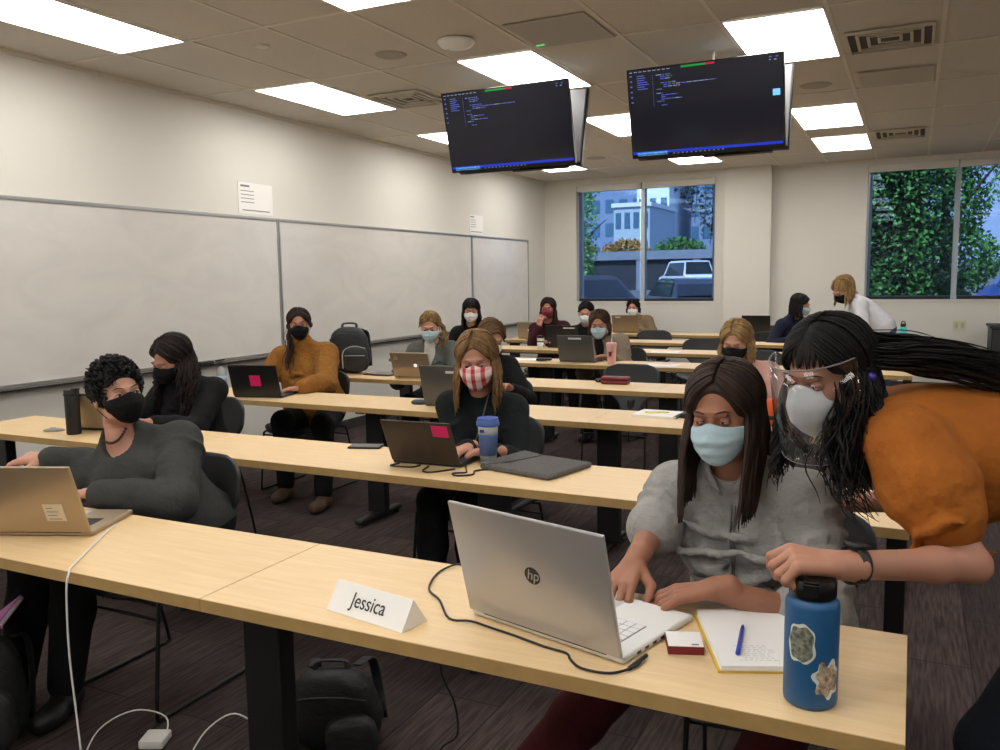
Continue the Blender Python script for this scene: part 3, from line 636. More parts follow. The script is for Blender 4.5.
# name tent
e = empty('name_card', (-1.063, 1.460, TT), math.radians(-10), label='folded white name card reading Jessica on the nearest table', cat='name card')
w2, dd, hh, tk = .116, .080, .060, .0015
mb = MB(); mb.prism([(0, 0), (dd, 0), (dd, tk), (dd/2+.001, hh), (dd/2-.001, hh), (0, tk)], -w2, w2, 'yzx'); mb.build('card', m_paper, e)
ang = math.atan2(hh-tk, dd/2-.001)
text_mesh('Jessica', .047, mat('black_print', srgb(40, 40, 42), .6), e, (-.0, dd/4-.0005-math.sin(ang)*.0012, (hh+tk)/2+math.cos(ang)*.0012), (ang, 0, 0), 'lettering', sx=.86)
# big blue bottle
m_blue = mat('blue_powder_coat', srgb(24, 84, 132), .4, bump=.1, bscale=700)
e = empty('water_bottle', (-.138, 1.50, TT), label='tall blue water bottle with black lid and two stickers, nearest right', cat='bottle')
R_ = .0455
MB().lathe([(0, 0), (.040, 0), (.0445, .004), (R_, .012), (R_, .178), (.044, .184), (.039, .190), (.033, .193), (0, .193)], n=48).build('body', m_blue, e, smooth=True)
MB().lathe([(.0365, .1925), (.0375, .195), (.0365, .1965)], n=40).build('neck_ring', mat('steel', srgb(200, 200, 200), .2, metal=1), e, smooth=True)
lid = MB().lathe([(.034, .191), (.0385, .193), (.0395, .196), (.0395, .219), (.037, .224), (.03, .2255), (0, .2245)], n=40).build('lid', mat('gloss_black', srgb(16, 16, 17), .25), e, auto=40)
MB().box((-.012, -.041, .2), (.014, -.036, .2235), bev=.003).box((-.012, -.041, .2235), (.014, .03, .2285), bev=.002).build('flip_latch', MATS['gloss_black'], lid)
def sticker(e, ang, z, wd, ht, seed, cols, name='sticker', wob=.08):
    r = np.random.RandomState(seed)
    for lay, (sc_, c, off) in enumerate(((1, cols[0], .0003), (.88, cols[1], .0006))):
        n = 40; vs = [(0, 0)]; ph = r.uniform(0, 6, 4)
        for i in range(n):
            a = 2*PI*i/n; k = 1+wob*(math.sin(3*a+ph[0])*.4+math.sin(7*a+ph[1])*.6); p = 3.2
            s_ = (abs(math.cos(a))**p+abs(math.sin(a))**p)**(-1/p); vs.append((s_*k*math.cos(a)*wd*sc_, s_*k*math.sin(a)*ht*sc_))
        P = []; F_ = []
        rings = 5
        for q in range(1, rings+1):
            for i in range(n): P.append((vs[1+i][0]*q/rings, vs[1+i][1]*q/rings))
        P3 = [(0, 0)]+P; rr = R_+off
        V = [(rr*math.cos(ang+x/rr), rr*math.sin(ang+x/rr), z+y) for x, y in P3]
        F_ = [(0, 1+i, 1+(i+1) % n) for i in range(n)]+[(1+q*n+i, 1+(q+1)*n+i, 1+(q+1)*n+(i+1) % n, 1+q*n+(i+1) % n) for q in range(rings-1) for i in range(n)]
        mb = MB(); mb.add(V, F_); o = mb.build(name if lay == 0 else 'sticker_art', c, e if lay == 0 else o0, smooth=True)
        if lay == 0: o0 = o
m_stb = mat('sticker_border', srgb(205, 214, 210), .5)
sticker(e, math.radians(-106), .118, .0235, .034, 3, (m_stb, mat('sticker_art_grey', srgb(150, 150, 130), .6, col2=srgb(50, 62, 62), vscale=130)))
sticker(e, math.radians(-48), .058, .0225, .030, 8, (m_stb, mat('sticker_art_tan', srgb(205, 190, 165), .6, col2=srgb(110, 84, 66), vscale=120)), wob=.28)
# notebook + yellow pad, pen, red box of notes
e = empty('notebook', (-.2555, 1.7075, TT), math.radians(22.7), label='white notepad with yellow edge under the blue pen, beside the blue bottle', cat='notebook')
MB().box((-.112, -.14, 0), (.088, .14, .004)).build('cover', mat('yellow_card', srgb(214, 178, 60), .6), e); 
for k in range(4): MB().box((-.107+.0008*k, -.138+.001*k, .004+.002*k), (.090, .14, .0058+.002*k)).build('page', m_paper, e)
mb = MB(); rr2 = random.Random(4)
for k in range(8):
    x = -.06+rr2.uniform(-.01, .01); 
    while x < -.0: ww = rr2.uniform(.004, .012); mb.box((x, -.11+.009*k, .0119), (x+ww, -.1085+.009*k, .0121)); x += ww+.004
mb.build('handwriting', mat('pencil', srgb(190, 190, 195), .8), e)
e = empty('pen', (-.288, 1.668, TT+.0165), math.radians(96), label='blue translucent ballpoint pen lying on the white notepad', cat='pen'); m_bp = mat('blue_pen', srgb(60, 90, 215), .25, trans=.3)
MB().tube([(-.07, 0, 0), (-.05, 0, 0), (.05, 0, 0)], [.0045, .0045, .0045], n=10).build('barrel', m_bp, e, smooth=True); MB().tube([(.05, 0, 0), (.066, 0, 0), (.074, 0, 0)], [.0045, .003, .0008], n=10).build('tip', mat('pen_tip', srgb(30, 40, 120), .3), e, smooth=True)
MB().box((-.075, -.002, .004), (-.035, .002, .0062), bev=.0008).build('clip', m_bp, e)
e = empty('note_box', (-.39, 1.618, TT), math.radians(20), label='small dark red box with white top beside the silver laptop', cat='note box')
MB().box((-.035, -.035, 0), (.035, .035, .017), bev=.001).build('box', mat('dark_red_card', srgb(120, 24, 34), .5), e); MB().box((-.0345, -.0345, .017), (.0345, .0345, .0185)).build('top_sheet', m_paper, e)
MB().box((.012, -.03, .0185), (.026, -.024, .0188)).build('print', m_ink, e)
# cables
def cable(name, pts, r, m, lab, cat='cable', smooth=5): return tag(MB().tube(pts, r, n=8, smooth=smooth).build(name, m, smooth=True), lab, cat)
CZ = TT+.003
bc = [(-1.01, 1.95, .70), (-1.035, 1.872, CZ), (-1.063, 1.798, CZ), (-1.028, 1.684, CZ), (-.965, 1.628, CZ), (-.893, 1.545, CZ), (-.843, 1.552, CZ), (-.789, 1.539, CZ), (-.72, 1.522, CZ), (-.647, 1.500, CZ), (-.595, 1.490, CZ), (-.575, 1.465, CZ), (-.543, 1.441, CZ), (-.487, 1.445, CZ), (-.452, 1.487, CZ+.002), (-.446, 1.525, CZ+.005)]
e = cable('power_cable', bc, .0026, m_blackp, 'black power cable looping around the large silver laptop')
MB().tube([(-.46, 1.475, CZ+.001), (-.444, 1.535, CZ+.005)], .0045, n=10).build('plug', m_blackp, e, smooth=True)
cable('hanging_cable', [(-.99, 1.66, .715), (-.964, 1.62, .60), (-.954, 1.62, .559), (-.926, 1.62, .504), (-.922, 1.62, .43), (-.969, 1.62, .381), (-1.03, 1.65, .25), (-1.0, 1.7, .08), (-1.1, 1.75, .006)], .0028, m_blackp, 'thin black cable hanging under the nearest table')
m_wc = mat('white_cable', srgb(228, 226, 222), .45)
cable('white_cable', [(-2.185, 1.742, TT+.009), (-2.160, 1.69, CZ+.001), (-2.07, 1.561, CZ), (-1.975, 1.43, CZ), (-1.945, 1.400, CZ-.001), (-1.94, 1.386, .71), (-1.947, 1.386, .60), (-1.947, 1.386, .50), (-1.938, 1.386, .37), (-1.93, 1.386, .2), (-1.97, 1.40, .05), (-2.05, 1.5, .006), (-2.15, 1.66, .006)], .0026, m_wc, 'white charging cable running off the gold laptop over the table edge')
e = empty('charger', (-2.165, 1.82, .002), math.radians(25), label='white square laptop power adapter on the floor under the nearest table', cat='power adapter')
MB().box((-.04, -.04, 0), (.04, .04, .029), bev=.007).build('brick', m_wc, e, auto=40)
cable('charger_cable', [(-2.13, 1.83, .014), (-2.18, 1.88, .06), (-2.28, 1.84, .08), (-2.33, 1.74, .05), (-2.25, 1.6, .006)], .0025, m_wc, 'white cable curling up from the square power adapter')
e = cable('plug_cable', [(-1.93, 1.66, .006), (-1.93, 1.72, .04), (-1.92, 1.8, .11), (-1.87, 1.86, .15), (-1.8, 1.87, .14), (-1.77, 1.87, .115)], .0025, m_wc, 'white cable arching up to a plug beside the table leg')
MB().box((-1.783, 1.855, .07), (-1.757, 1.885, .115), bev=.005).build('plug', m_wc, e)
e = empty('floor_box', (-1.77, 1.89, 0), label='black floor power box beside the nearest table leg', cat='power box'); MB().lathe([(0, .03), (.07, .03), (.085, .012), (.09, 0)], n=24).build('cover', m_blackp, e); MB().box((-.025, -.03, .03), (.035, .03, .07), bev=.004).build('socket', m_blackp, e)

# row two things
e = empty('phone', (-2.19, 3.075, TT+.0), math.radians(18), label='dark phone lying face up on the second row table', cat='phone'); MB().box((-.075, -.04, 0), (.075, .04, .009), bev=.006).build('case', m_blackp, e); MB().box((-.07, -.036, .009), (.07, .036, .0096)).build('screen', mat('phone_glass', srgb(70, 72, 76), .1), e)
e = empty('travel_mug', (-1.520, 2.975, TT), label='blue travel cup with white band beside the grey felt sleeve', cat='travel mug'); m_cup = mat('cup_blue', srgb(84, 108, 160), .5)
MB().lathe([(0, 0), (.030, 0), (.031, .004), (.0335, .035)], n=32).build('cup_bottom', mat('cup_clear', srgb(110, 116, 112), .2, trans=.4), e, smooth=True)
MB().lathe([(.0335, .035), (.037, .105), (.0385, .112)], n=32).build('sleeve', m_cup, e, smooth=True)
MB().lathe([(.0372, .112), (.039, .142)], n=32).build('band', mat('cup_white', srgb(190, 192, 190), .5), e, smooth=True)
MB().lathe([(.043, .140), (.0445, .143), (.0445, .152), (.041, .158), (.040, .168), (0, .168)], n=32).build('lid', mat('cup_lid', srgb(70, 96, 168), .45), e, auto=40)
MB().box((-.015, -.0405, .119), (.003, -.037, .13)).build('badge', mat('cup_badge', srgb(40, 60, 110), .5), e); e.scale = (1.05, 1.05, 1.14)
m_felt = mat('felt_grey', srgb(98, 96, 94), .95, bump=.8, bscale=250, var=.2, vscale=90)
e = empty('laptop_sleeve', (-1.315, 2.985, TT), math.radians(-14), label='dark grey felt laptop sleeve lying on the second row table', cat='laptop sleeve')
MB().box((-.17, -.145, 0), (.17, .145, .022), bev=.009).build('pouch', m_felt, e, auto=50)
mb = MB(); mb.prism([(-.17, -.145), (-.172, .145), (-.06, .120), (-.085, -.05), (-.13, -.145)], .0215, .0265, 'xyz'); mb.build('flap', m_felt, e)
e = empty('tumbler', (-3.77, 2.80, TT), label='tall black insulated tumbler at the left of the second row', cat='tumbler'); MB().lathe([(0, 0), (.033, 0), (.035, .006), (.035, .19), (.033, .198)], n=28).build('body', m_blackp, e, auto=50)
MB().lathe([(.0335, .198), (.036, .2), (.036, .222), (.034, .226), (0, .226)], n=28).build('lid', m_blackp, e, auto=50); MB().box((.01, -.012, .224), (.05, .012, .234), bev=.003).build('flip_spout', m_blackp, e)
e = empty('computer_mouse', (-3.95, 2.82, TT), math.radians(30), label='flat grey mouse left of the black tumbler', cat='computer mouse'); MB().ball((0, 0, .004), (.055, .03, .012)).build('shell', mat('mouse_grey', srgb(140, 138, 134), .4), e, smooth=True)
MB().box((-.02, -.002, .014), (.01, .002, .017)).build('wheel', m_black, e)
for pts, lab in (([(-1.86, 2.84, CZ), (-1.87, 2.79, CZ), (-1.78, 2.80, CZ), (-1.76, 2.84, CZ)], 'black cable loop under the left of the bronze laptop'), ([(-1.72, 2.84, CZ), (-1.70, 2.76, CZ), (-1.66, 2.75, CZ), (-1.62, 2.80, CZ), (-1.60, 2.84, CZ)], 'black cable loop under the middle of the bronze laptop'),
                 ([(-1.585, 2.90, CZ), (-1.55, 2.84, CZ), (-1.53, 2.80, CZ), (-1.57, 2.77, CZ), (-1.54, 2.74, CZ), (-1.49, 2.78, CZ), (-1.51, 2.84, CZ), (-1.47, 2.88, CZ), (-1.43, 2.87, CZ)], 'tangled black cable between bronze laptop and felt sleeve')):
    cable('loose_cable', pts, .0035, m_blackp, lab)
# row three
e = empty('computer_mouse', (-2.66, 4.30, TT), math.radians(20), label='dark blue grey computer mouse left of the grey laptop', cat='computer mouse'); MB().ball((0, 0, .012), (.052, .032, .02)).build('shell', mat('mouse_dark', srgb(48, 54, 64), .3), e, smooth=True); MB().ball((-.0, .0, .029), (.02, .012, .005)).build('wheel', m_alu, e, smooth=True)
e = empty('spiral_notebook', (-1.215, 4.415, TT), math.radians(-4), label='white spiral notebook with a yellow pencil on the third row', cat='notebook'); MB().box((-.12, -.10, 0), (.12, .10, .012), bev=.001).build('pages', m_paper, e)
mb = MB(); 
for k in range(14): mb.tube([(.12+.009*math.cos(a), -.09+.0135*k, .007+.009*math.sin(a)) for a in np.linspace(0, 2*PI, 10)], .0016, n=5)
mb.build('spiral', m_black, e)['kind'] = 'stuff'
e = empty('pencil', (-1.23, 4.41, TT+.0165), math.radians(18), label='yellow pencil lying on the white spiral notebook', cat='pencil'); MB().tube([(-.06, 0, 0), (.06, 0, 0)], .004, n=6).build('shaft', mat('pencil_yellow', srgb(225, 215, 70), .5), e); MB().tube([(.06, 0, 0), (.074, 0, 0)], [.004, .0006], n=6).build('tip', m_wedge, e)
e = empty('stapler', (-1.05, 4.42, TT), math.radians(70), label='small black object right of the spiral notebook', cat='stapler'); MB().box((-.07, -.018, 0), (.07, .018, .012), bev=.003).build('base', m_blackp, e); MB().box((-.07, -.015, .014), (.065, .015, .03), bev=.006).build('arm', m_blackp, e, R=(0, -.08, 0))
e = empty('disposable_bottle', (-4.27, 4.33, TT), label='clear plastic water bottle with black cap left of the magenta sticker laptop', cat='bottle'); m_pet = mat('clear_plastic', srgb(205, 212, 214), .15, trans=.6)
MB().lathe([(0, .002), (.028, 0), (.034, .008), (.034, .13), (.03, .15), (.016, .175), (.015, .185)], n=24).build('body', m_pet, e, smooth=True); MB().lathe([(.035, .05), (.0352, .11)], n=24).build('label_band', mat('label_blue', srgb(150, 165, 190), .5), e, smooth=True)
MB().lathe([(.03, .183), (.034, .186), (.034, .2), (.02, .21), (0, .21)], n=20).build('cap', m_blackp, e, auto=40); MB().tube([(-.03, 0, .2), (-.05, 0, .21), (.03, 0, .222)], .005, n=8).build('carry_loop', m_blackp, e)
e = empty('marker_set', (XL+.055, 4.95, bz0-.02), label='dark markers and eraser resting on the whiteboard tray', cat='eraser'); MB().box((-.025, -.07, 0), (.022, .07, .03), bev=.005).build('felt_block', m_blackp, e); MB().box((-.024, -.069, .03), (.021, .069, .036), bev=.002).build('grip', m_shell, e)
# row four
e = empty('glasses_case', (-1.86, 5.625, TT), math.radians(0), label='dark red long case on the fourth row before the empty chair', cat='case'); m_rc = mat('red_case', srgb(112, 34, 36), .4)
MB().box((-.098, -.04, 0), (.098, .04, .028), bev=.01).build('case_bottom', m_rc, e, auto=50); MB().box((-.098, -.04, .03), (.098, .04, .052), bev=.014).build('case_lid', m_rc, e, auto=50)
e = empty('earbud_case', (-2.0, 5.68, TT), label='small black object left of the dark red case', cat='earbud case'); MB().ball((0, 0, .014), (.035, .022, .014)).build('shell', m_blackp, e, smooth=True); MB().box((-.004, -.023, .012), (.004, -.019, .016)).build('latch', m_alu, e)
e = empty('tablet', (-3.78, 5.57, TT), math.radians(-5), label='black tablet lying flat beside the backpack on the fourth row', cat='tablet'); MB().box((-.13, -.09, 0), (.13, .09, .012), bev=.004).build('case', m_blackp, e); MB().box((-.12, -.08, .012), (.12, .08, .0126)).build('glass', mat('phone_glass'), e)
# row five
e = empty('pink_cup', (-2.325, 6.92, TT), label='pink tumbler with a straw beside the grey laptop in the fifth row', cat='cup'); MB().lathe([(0, 0), (.032, 0), (.034, .004), (.044, .165), (.045, .17)], n=24).build('cup_body', mat('cup_pink', srgb(232, 178, 176), .4), e, smooth=True)
MB().lathe([(.046, .168), (.047, .176), (.04, .186), (0, .188)], n=24).build('lid', mat('cup_pink'), e, auto=40); MB().tube([(0, 0, .18), (.004, 0, .25)], .004, n=8).build('straw', m_whited, e)
MB().box((-.012, -.0425, .07), (.012, -.038, .11)).build('badge', mat('dark_rose', srgb(120, 50, 60), .5), e)
e = empty('open_papers', (-3.18, 7.02, TT), .1, label='white papers beside the grey laptop in the fifth row', cat='papers'); MB().box((-.28, -.09, 0), (.1, .09, .004)).build('sheet', m_paper, e); MB().box((-.02, -.08, .004), (.2, .09, .007)).build('sheet', m_paper, e, R=(0, 0, .1))
e = empty('dark_case', (-2.98, 6.97, TT+.009), .2, label='small black pouch lying on the white papers', cat='pouch'); MB().box((-.07, -.035, 0), (.07, .035, .018), bev=.008).build('pouch', m_blackp, e, auto=50); MB().box((-.06, -.03, .0175), (.06, .03, .0195), bev=.001).build('zip_panel', m_shell, e)
# rows six and seven
e = empty('black_cup', (-3.60, 8.33, TT), label='black cup with pale band left of the black laptop in the sixth row', cat='cup'); MB().lathe([(0, 0), (.034, 0), (.04, .12)], n=20).build('cup_body', m_blackp, e, smooth=True); MB().lathe([(.042, .12), (.042, .13), (0, .135)], n=20).build('lid', m_blackp, e); MB().lathe([(.0385, .075), (.0405, .105)], n=20).build('band', m_whited, e)
e = empty('white_mug', (-3.53, 8.16, TT), label='small white cup next to the black cup in the sixth row', cat='cup'); MB().lathe([(0, 0), (.03, 0), (.034, .07), (.031, .07), (.028, .006), (0, .006)], n=20).build('cup_body', m_whited, e, smooth=True); MB().tube([(.033, 0, .055), (.05, 0, .045), (.05, 0, .025), (.031, 0, .015)], .004, n=6, smooth=3).build('handle', m_whited, e)
m_books = mat('tan_book', srgb(150, 120, 90), .7)
e = empty('book', (-4.10, 9.44, TT), .05, label='closed tan book lying before the pale glowing logo laptop', cat='book'); MB().box((-.15, -.07, 0), (.15, .07, .022), bev=.002).build('cover', m_books, e); MB().box((-.148, -.068, .004), (.1505, .068, .018)).build('pages', m_paper, e)
for (x, y, rz, lab) in ((-2.2, 8.2, .05, 'white paper sheet on the sixth row near the middle'), (-1.9, 6.95, -.03, 'white paper on the right part of the fifth row')):
    e = empty('paper_sheet', (x, y, TT), rz, label=lab, cat='paper'); MB().box((-.14, -.1, 0), (.14, .1, .002)).build('sheet', m_paper, e); MB().box((-.11, .05, .002), (.08, .054, .0023)).build('print', m_ink, e)
# teal bottle on the back row
e = empty('teal_bottle', (-.085, 9.58, TT), label='teal water bottle with black lid at the right end of the seventh row', cat='bottle'); MB().lathe([(0, 0), (.034, 0), (.037, .006), (.037, .17), (.03, .19), (.022, .198)], n=24).build('body', mat('teal_coat', srgb(70, 200, 205), .4), e, smooth=True)
MB().lathe([(.024, .198), (.026, .2), (.026, .225), (.018, .232), (0, .232)], n=20).build('lid', m_blackp, e, auto=40); MB().tube([(-.018, 0, .23), (-.012, 0, .25), (.012, 0, .25), (.018, 0, .23)], .005, n=8, smooth=3).build('carry_loop', m_blackp, e)
# outlet on back wall and black cabinet at far right
e = empty('wall_outlet', (.53, YB, .83), label='pale wall outlet plate below the right window', cat='outlet'); MB().box((-.075, -.008, -.06), (.075, -.0005, .06), bev=.003).build('cover_plate', mat('outlet_ivory', srgb(205, 205, 180), .5), e)
for s in (-1, 1): MB().box((s*.035-.018, -.0095, -.035), (s*.035+.018, -.0075, .035)).build('socket', mat('socket_ivory', srgb(180, 180, 150), .5), e)
e = empty('black_cabinet', (1.25, 11.55, 0), label='black cabinet against the back wall at the right edge', cat='cabinet'); MB().box((-.42, -.3, .06), (.5, .3, .84), bev=.006).build('carcass', m_blackp, e); MB().box((-.44, -.32, .84), (.52, .32, .87), bev=.004).build('worktop', m_shell, e)
MB().box((-.41, -.315, .08), (.03, -.301, .82)).build('door', m_shell, e); MB().box((.05, -.315, .08), (.49, -.301, .82)).build('door', m_shell, e); MB().box((-.4, -.28, 0), (.48, .28, .06)).build('plinth', m_black, e)
# backpacks
m_nyl = mat('black_nylon', srgb(18, 20, 22), .6, bump=.4, bscale=60); m_nyl2 = mat('black_nylon_worn', srgb(30, 31, 33), .55, bump=.4, bscale=60); m_pipe = mat('pale_piping', srgb(170, 172, 160), .5)
def superell(c, r, p, m, n=32, k=18, taper=.0, sag=0):
    mb = MB(); vs = []
    for i in range(k+1):
        t = -PI/2+PI*i/k; z = math.copysign(abs(math.sin(t))**(2/p), math.sin(t)); q = abs(math.cos(t))**(2/p)
        for j in range(n):
            a = 2*PI*j/n; x = math.copysign(abs(math.cos(a))**(2/p), math.cos(a))*q; y = math.copysign(abs(math.sin(a))**(2/p), math.sin(a))*q
            w_ = 1-taper*(z+1)/2; nz = 1+.02*math.sin(9*a+5*z)+.015*math.sin(14*z+3*a); vs.append((c[0]+r[0]*x*w_*nz, c[1]+r[1]*y*w_*nz-sag*z, c[2]+r[2]*z))
    fs = [(i*n+j, i*n+(j+1) % n, (i+1)*n+(j+1) % n, (i+1)*n+j) for i in range(k) for j in range(n)]
    mb.add(vs, fs, m); return mb
def backpack(loc, rz, s, lab, pipe=True, R=None):
    e = empty('backpack', loc, rz, label=lab, cat='backpack', group='black backpacks', R=R)
    superell((0, 0, .235*s), (.155*s, .095*s, .235*s), 3.0, m_nyl, taper=.22).build('main_bag', m_nyl, e, smooth=True)
    p = superell((.07*s, -.10*s, .15*s), (.085*s, .05*s, .125*s), 3.2, m_nyl2, taper=.15).build('front_pocket', m_nyl2, e, smooth=True)
    if pipe:
        MB().tube([(-.015*s, -.135*s, .06*s), (-.015*s, -.14*s, .2*s), (.01*s, -.14*s, .26*s), (.07*s, -.14*s, .285*s), (.14*s, -.12*s, .26*s)], .004*s, n=6, smooth=4).build('piping', m_pipe, p, smooth=True)
        MB().tube([(0, -.152*s, .19*s), (.14*s, -.148*s, .19*s)], .003*s, n=6).build('zip', m_pipe, p)
    MB().tube([(-.05*s, .02*s, .455*s), (-.04*s, .03*s, .50*s), (.04*s, .03*s, .50*s), (.05*s, .02*s, .455*s)], .009*s, n=8, smooth=4).build('top_handle', m_nyl2, e, smooth=True)
    for q in (-1, 1): MB().tube([(q*.07*s, .06*s, .44*s), (q*.09*s, .15*s, .40*s), (q*.10*s, .16*s, .25*s), (q*.12*s, .09*s, .06*s)], .018*s, n=8, smooth=4, flat=.35).build('shoulder_strap', m_nyl, e, smooth=True)
    MB().tube([(-.12*s, -.07*s, .34*s), (-.05*s, -.105*s, .40*s), (.05*s, -.105*s, .40*s), (.12*s, -.07*s, .34*s)], .004*s, n=6, smooth=4).build('main_zip', m_nyl2, e)
    return e
b_ = backpack((-4.12, 5.60, TT), math.radians(20), .93, 'black backpack with pale piping standing on the fourth row table by the whiteboard'); b_.scale = (1.3, 1.05, .86)
b_ = backpack((-1.62, 2.08, .0), math.radians(-20), .66, 'black backpack slumped on the floor under the nearest table', pipe=False, R=(math.radians(6), math.radians(-4), .35)); b_.scale = (1.6, 1.35, .84)
e = backpack((-2.66, 1.60, .0), math.radians(30), .78, 'black bag on the floor at the lower left corner under the nearest table', pipe=False)
e = empty('pink_folder', (-2.74, 1.66, .36), label='pink folder sticking out of the bag at the lower left', cat='folder', R=(math.radians(10), math.radians(-38), .5)); MB().box((-.02, -.1, -.02), (.1, .1, .0), bev=.003).build('folder', mat('pink_plastic', srgb(190, 90, 175), .5), e); MB().box((-.015, -.095, -.015), (.103, .095, -.004)).build('pages', m_paper, e)
e = empty('orange_form', (-.66, 5.10+.9, .0), label='rounded orange shape behind the shield of the standing woman', cat='bag')  # rounded orange form added where an orange spot shows through the shield
e.location = (-.62, 4.28, TT)
superell((0, 0, .07), (.06, .04, .07), 3, None, taper=.1).build('pouch', mat('orange_matte', srgb(205, 84, 34), .6, bump=.3, bscale=80), e, smooth=True); MB().box((-.04, -.056, .04), (.04, -.048, .06)).build('patch', m_blackp, e)
# chairs (seated ones are under their sitters)
CH = [(-2.50, 2.15, .0, 'chair under the woman in charcoal sweater in the nearest row'), (-.38, 2.22, .12, 'chair of the woman in grey shirt, half hidden behind her'),
      (.02-.15, 2.95, .5, 'chair')]
CH = CH[:2]
def ch_row(i, x, rz, lab, dy=0): chair(x, T[i]+TD+.28+dy, rz, lab)

# ------------------------------------------------------------------ people: smooth field modelling
V = lambda *a: np.array(a, float)
def nrm(v): v = np.asarray(v, float); return v/(np.linalg.norm(v)+1e-12)
class Field:
    def __init__(s, lo, hi, h):
        s.lo = np.array(lo, float); s.h = h; s.n = np.ceil((np.array(hi)-s.lo)/h).astype(int)+1
        s.F = np.full(s.n, .5, np.float32)
    def reg(s, lo, hi, pad):
        a = np.maximum(np.floor((lo-pad-s.lo)/s.h).astype(int), 0); b = np.minimum(np.ceil((hi+pad-s.lo)/s.h).astype(int)+1, s.n)
        if np.any(a >= b): return None
        g = [s.lo[i]+s.h*np.arange(a[i], b[i], dtype=np.float32) for i in range(3)]
        return (slice(a[0], b[0]), slice(a[1], b[1]), slice(a[2], b[2])), g[0][:, None, None], g[1][None, :, None], g[2][None, None, :]
    def put(s, sl, d, k, sub=False):
        A = s.F[sl]
        if sub:
            d = -d
            if k > 0: hh = np.clip(.5-.5*(A-d)/k, 0, 1); s.F[sl] = A*(1-hh)+d*hh+k*hh*(1-hh)
            else: s.F[sl] = np.maximum(A, d)
        else:
            if k > 0: hh = np.clip(.5+.5*(A-d)/k, 0, 1); s.F[sl] = A*(1-hh)+d*hh-k*hh*(1-hh)
            else: s.F[sl] = np.minimum(A, d)
    def cap(s, a, b, ra, rb=None, k=.02, fl=None):
        rb = ra if rb is None else rb; a = np.asarray(a, float); b = np.asarray(b, float); m = max(ra, rb)
        q = s.reg(np.minimum(a, b), np.maximum(a, b), m+k+3*s.h)
        if q is None: return s
        sl, X, Y, Z = q; ab = b-a; L2 = ab.dot(ab)+1e-12
        t = np.clip(((X-a[0])*ab[0]+(Y-a[1])*ab[1]+(Z-a[2])*ab[2])/L2, 0, 1)
        d = np.sqrt((X-a[0]-t*ab[0])**2+(Y-a[1]-t*ab[1])**2+(Z-a[2]-t*ab[2])**2)-(ra+(rb-ra)*t)
        s.put(sl, d, k); return s
    def chain(s, P, R, k=.02):
        for i in range(len(P)-1): s.cap(P[i], P[i+1], R[i], R[i+1], k)
        return s
    def ell(s, c, r, M=None, k=.02, sub=False):
        c = np.asarray(c, float); r = np.asarray(r, float); m = r.max(); q = s.reg(c, c, m+k+3*s.h)
        if q is None: return s
        sl, X, Y, Z = q; X = X-c[0]; Y = Y-c[1]; Z = Z-c[2]
        if M is not None:
            u = [M[0, i]*X+M[1, i]*Y+M[2, i]*Z for i in range(3)]
        else: u = [X, Y, Z]
        k0 = np.sqrt((u[0]/r[0])**2+(u[1]/r[1])**2+(u[2]/r[2])**2); k1 = np.sqrt((u[0]/r[0]**2)**2+(u[1]/r[1]**2)**2+(u[2]/r[2]**2)**2)+1e-9
        s.put(sl, k0*(k0-1)/k1, k, sub); return s
    def plane_cut(s, c, n):
        n = nrm(n); c = np.asarray(c); g = [s.lo[i]+s.h*np.arange(s.n[i]) for i in range(3)]
        d = (g[0][:, None, None]-c[0])*n[0]+(g[1][None, :, None]-c[1])*n[1]+(g[2][None, None, :]-c[2])*n[2]
        s.F = np.maximum(s.F, d.astype(np.float32)); return s
    def mesh(s):
        F = s.F; S = F < 0; nx, ny, nz = F.shape
        c = np.zeros((nx-1, ny-1, nz-1), np.int8)
        for i in (0, 1):
            for j in (0, 1):
                for k in (0, 1): c += S[i:nx-1+i, j:ny-1+j, k:nz-1+k]
        I = np.argwhere((c > 0) & (c < 8)); idx = np.full(c.shape, -1, np.int64); idx[tuple(I.T)] = np.arange(len(I))
        acc = np.zeros((len(I), 3)); cnt = np.zeros(len(I)); C = [(i, j, k) for i in (0, 1) for j in (0, 1) for k in (0, 1)]
        for a in C:
            for ax in range(3):
                if a[ax]: continue
                b = list(a); b[ax] = 1
                fa = F[I[:, 0]+a[0], I[:, 1]+a[1], I[:, 2]+a[2]]; fb = F[I[:, 0]+b[0], I[:, 1]+b[1], I[:, 2]+b[2]]
                m = (fa < 0) != (fb < 0); t = np.where(m, fa/(fa-fb+1e-20), 0)
                p = np.tile(np.array(a, float), (len(I), 1)); p[:, ax] = t; acc[m] += p[m]; cnt[m] += 1
        P = s.lo+s.h*(I+acc/cnt[:, None]); Q = []
        for ax in range(3):
            sh = [slice(None)]*3; sh2 = [slice(None)]*3; sh[ax] = slice(0, -1); sh2[ax] = slice(1, None)
            E = np.argwhere(S[tuple(sh)] != S[tuple(sh2)]); o = [q for q in range(3) if q != ax]
            E = E[(E[:, o[0]] > 0) & (E[:, o[1]] > 0) & (E[:, o[0]] < F.shape[o[0]]-1) & (E[:, o[1]] < F.shape[o[1]]-1)]
            if len(E) == 0: continue
            fl = S[tuple(E.T)]; q = []
            for d in ((0, 0), (1, 0), (1, 1), (0, 1)):
                e = E.copy(); e[:, o[0]] -= d[0]; e[:, o[1]] -= d[1]; q.append(idx[tuple(e.T)])
            q = np.array(q).T
            if ax == 1: fl = ~fl
            q[fl] = q[fl][:, ::-1]; Q.append(q)
        return P, np.vstack(Q) if Q else np.zeros((0, 4), int)

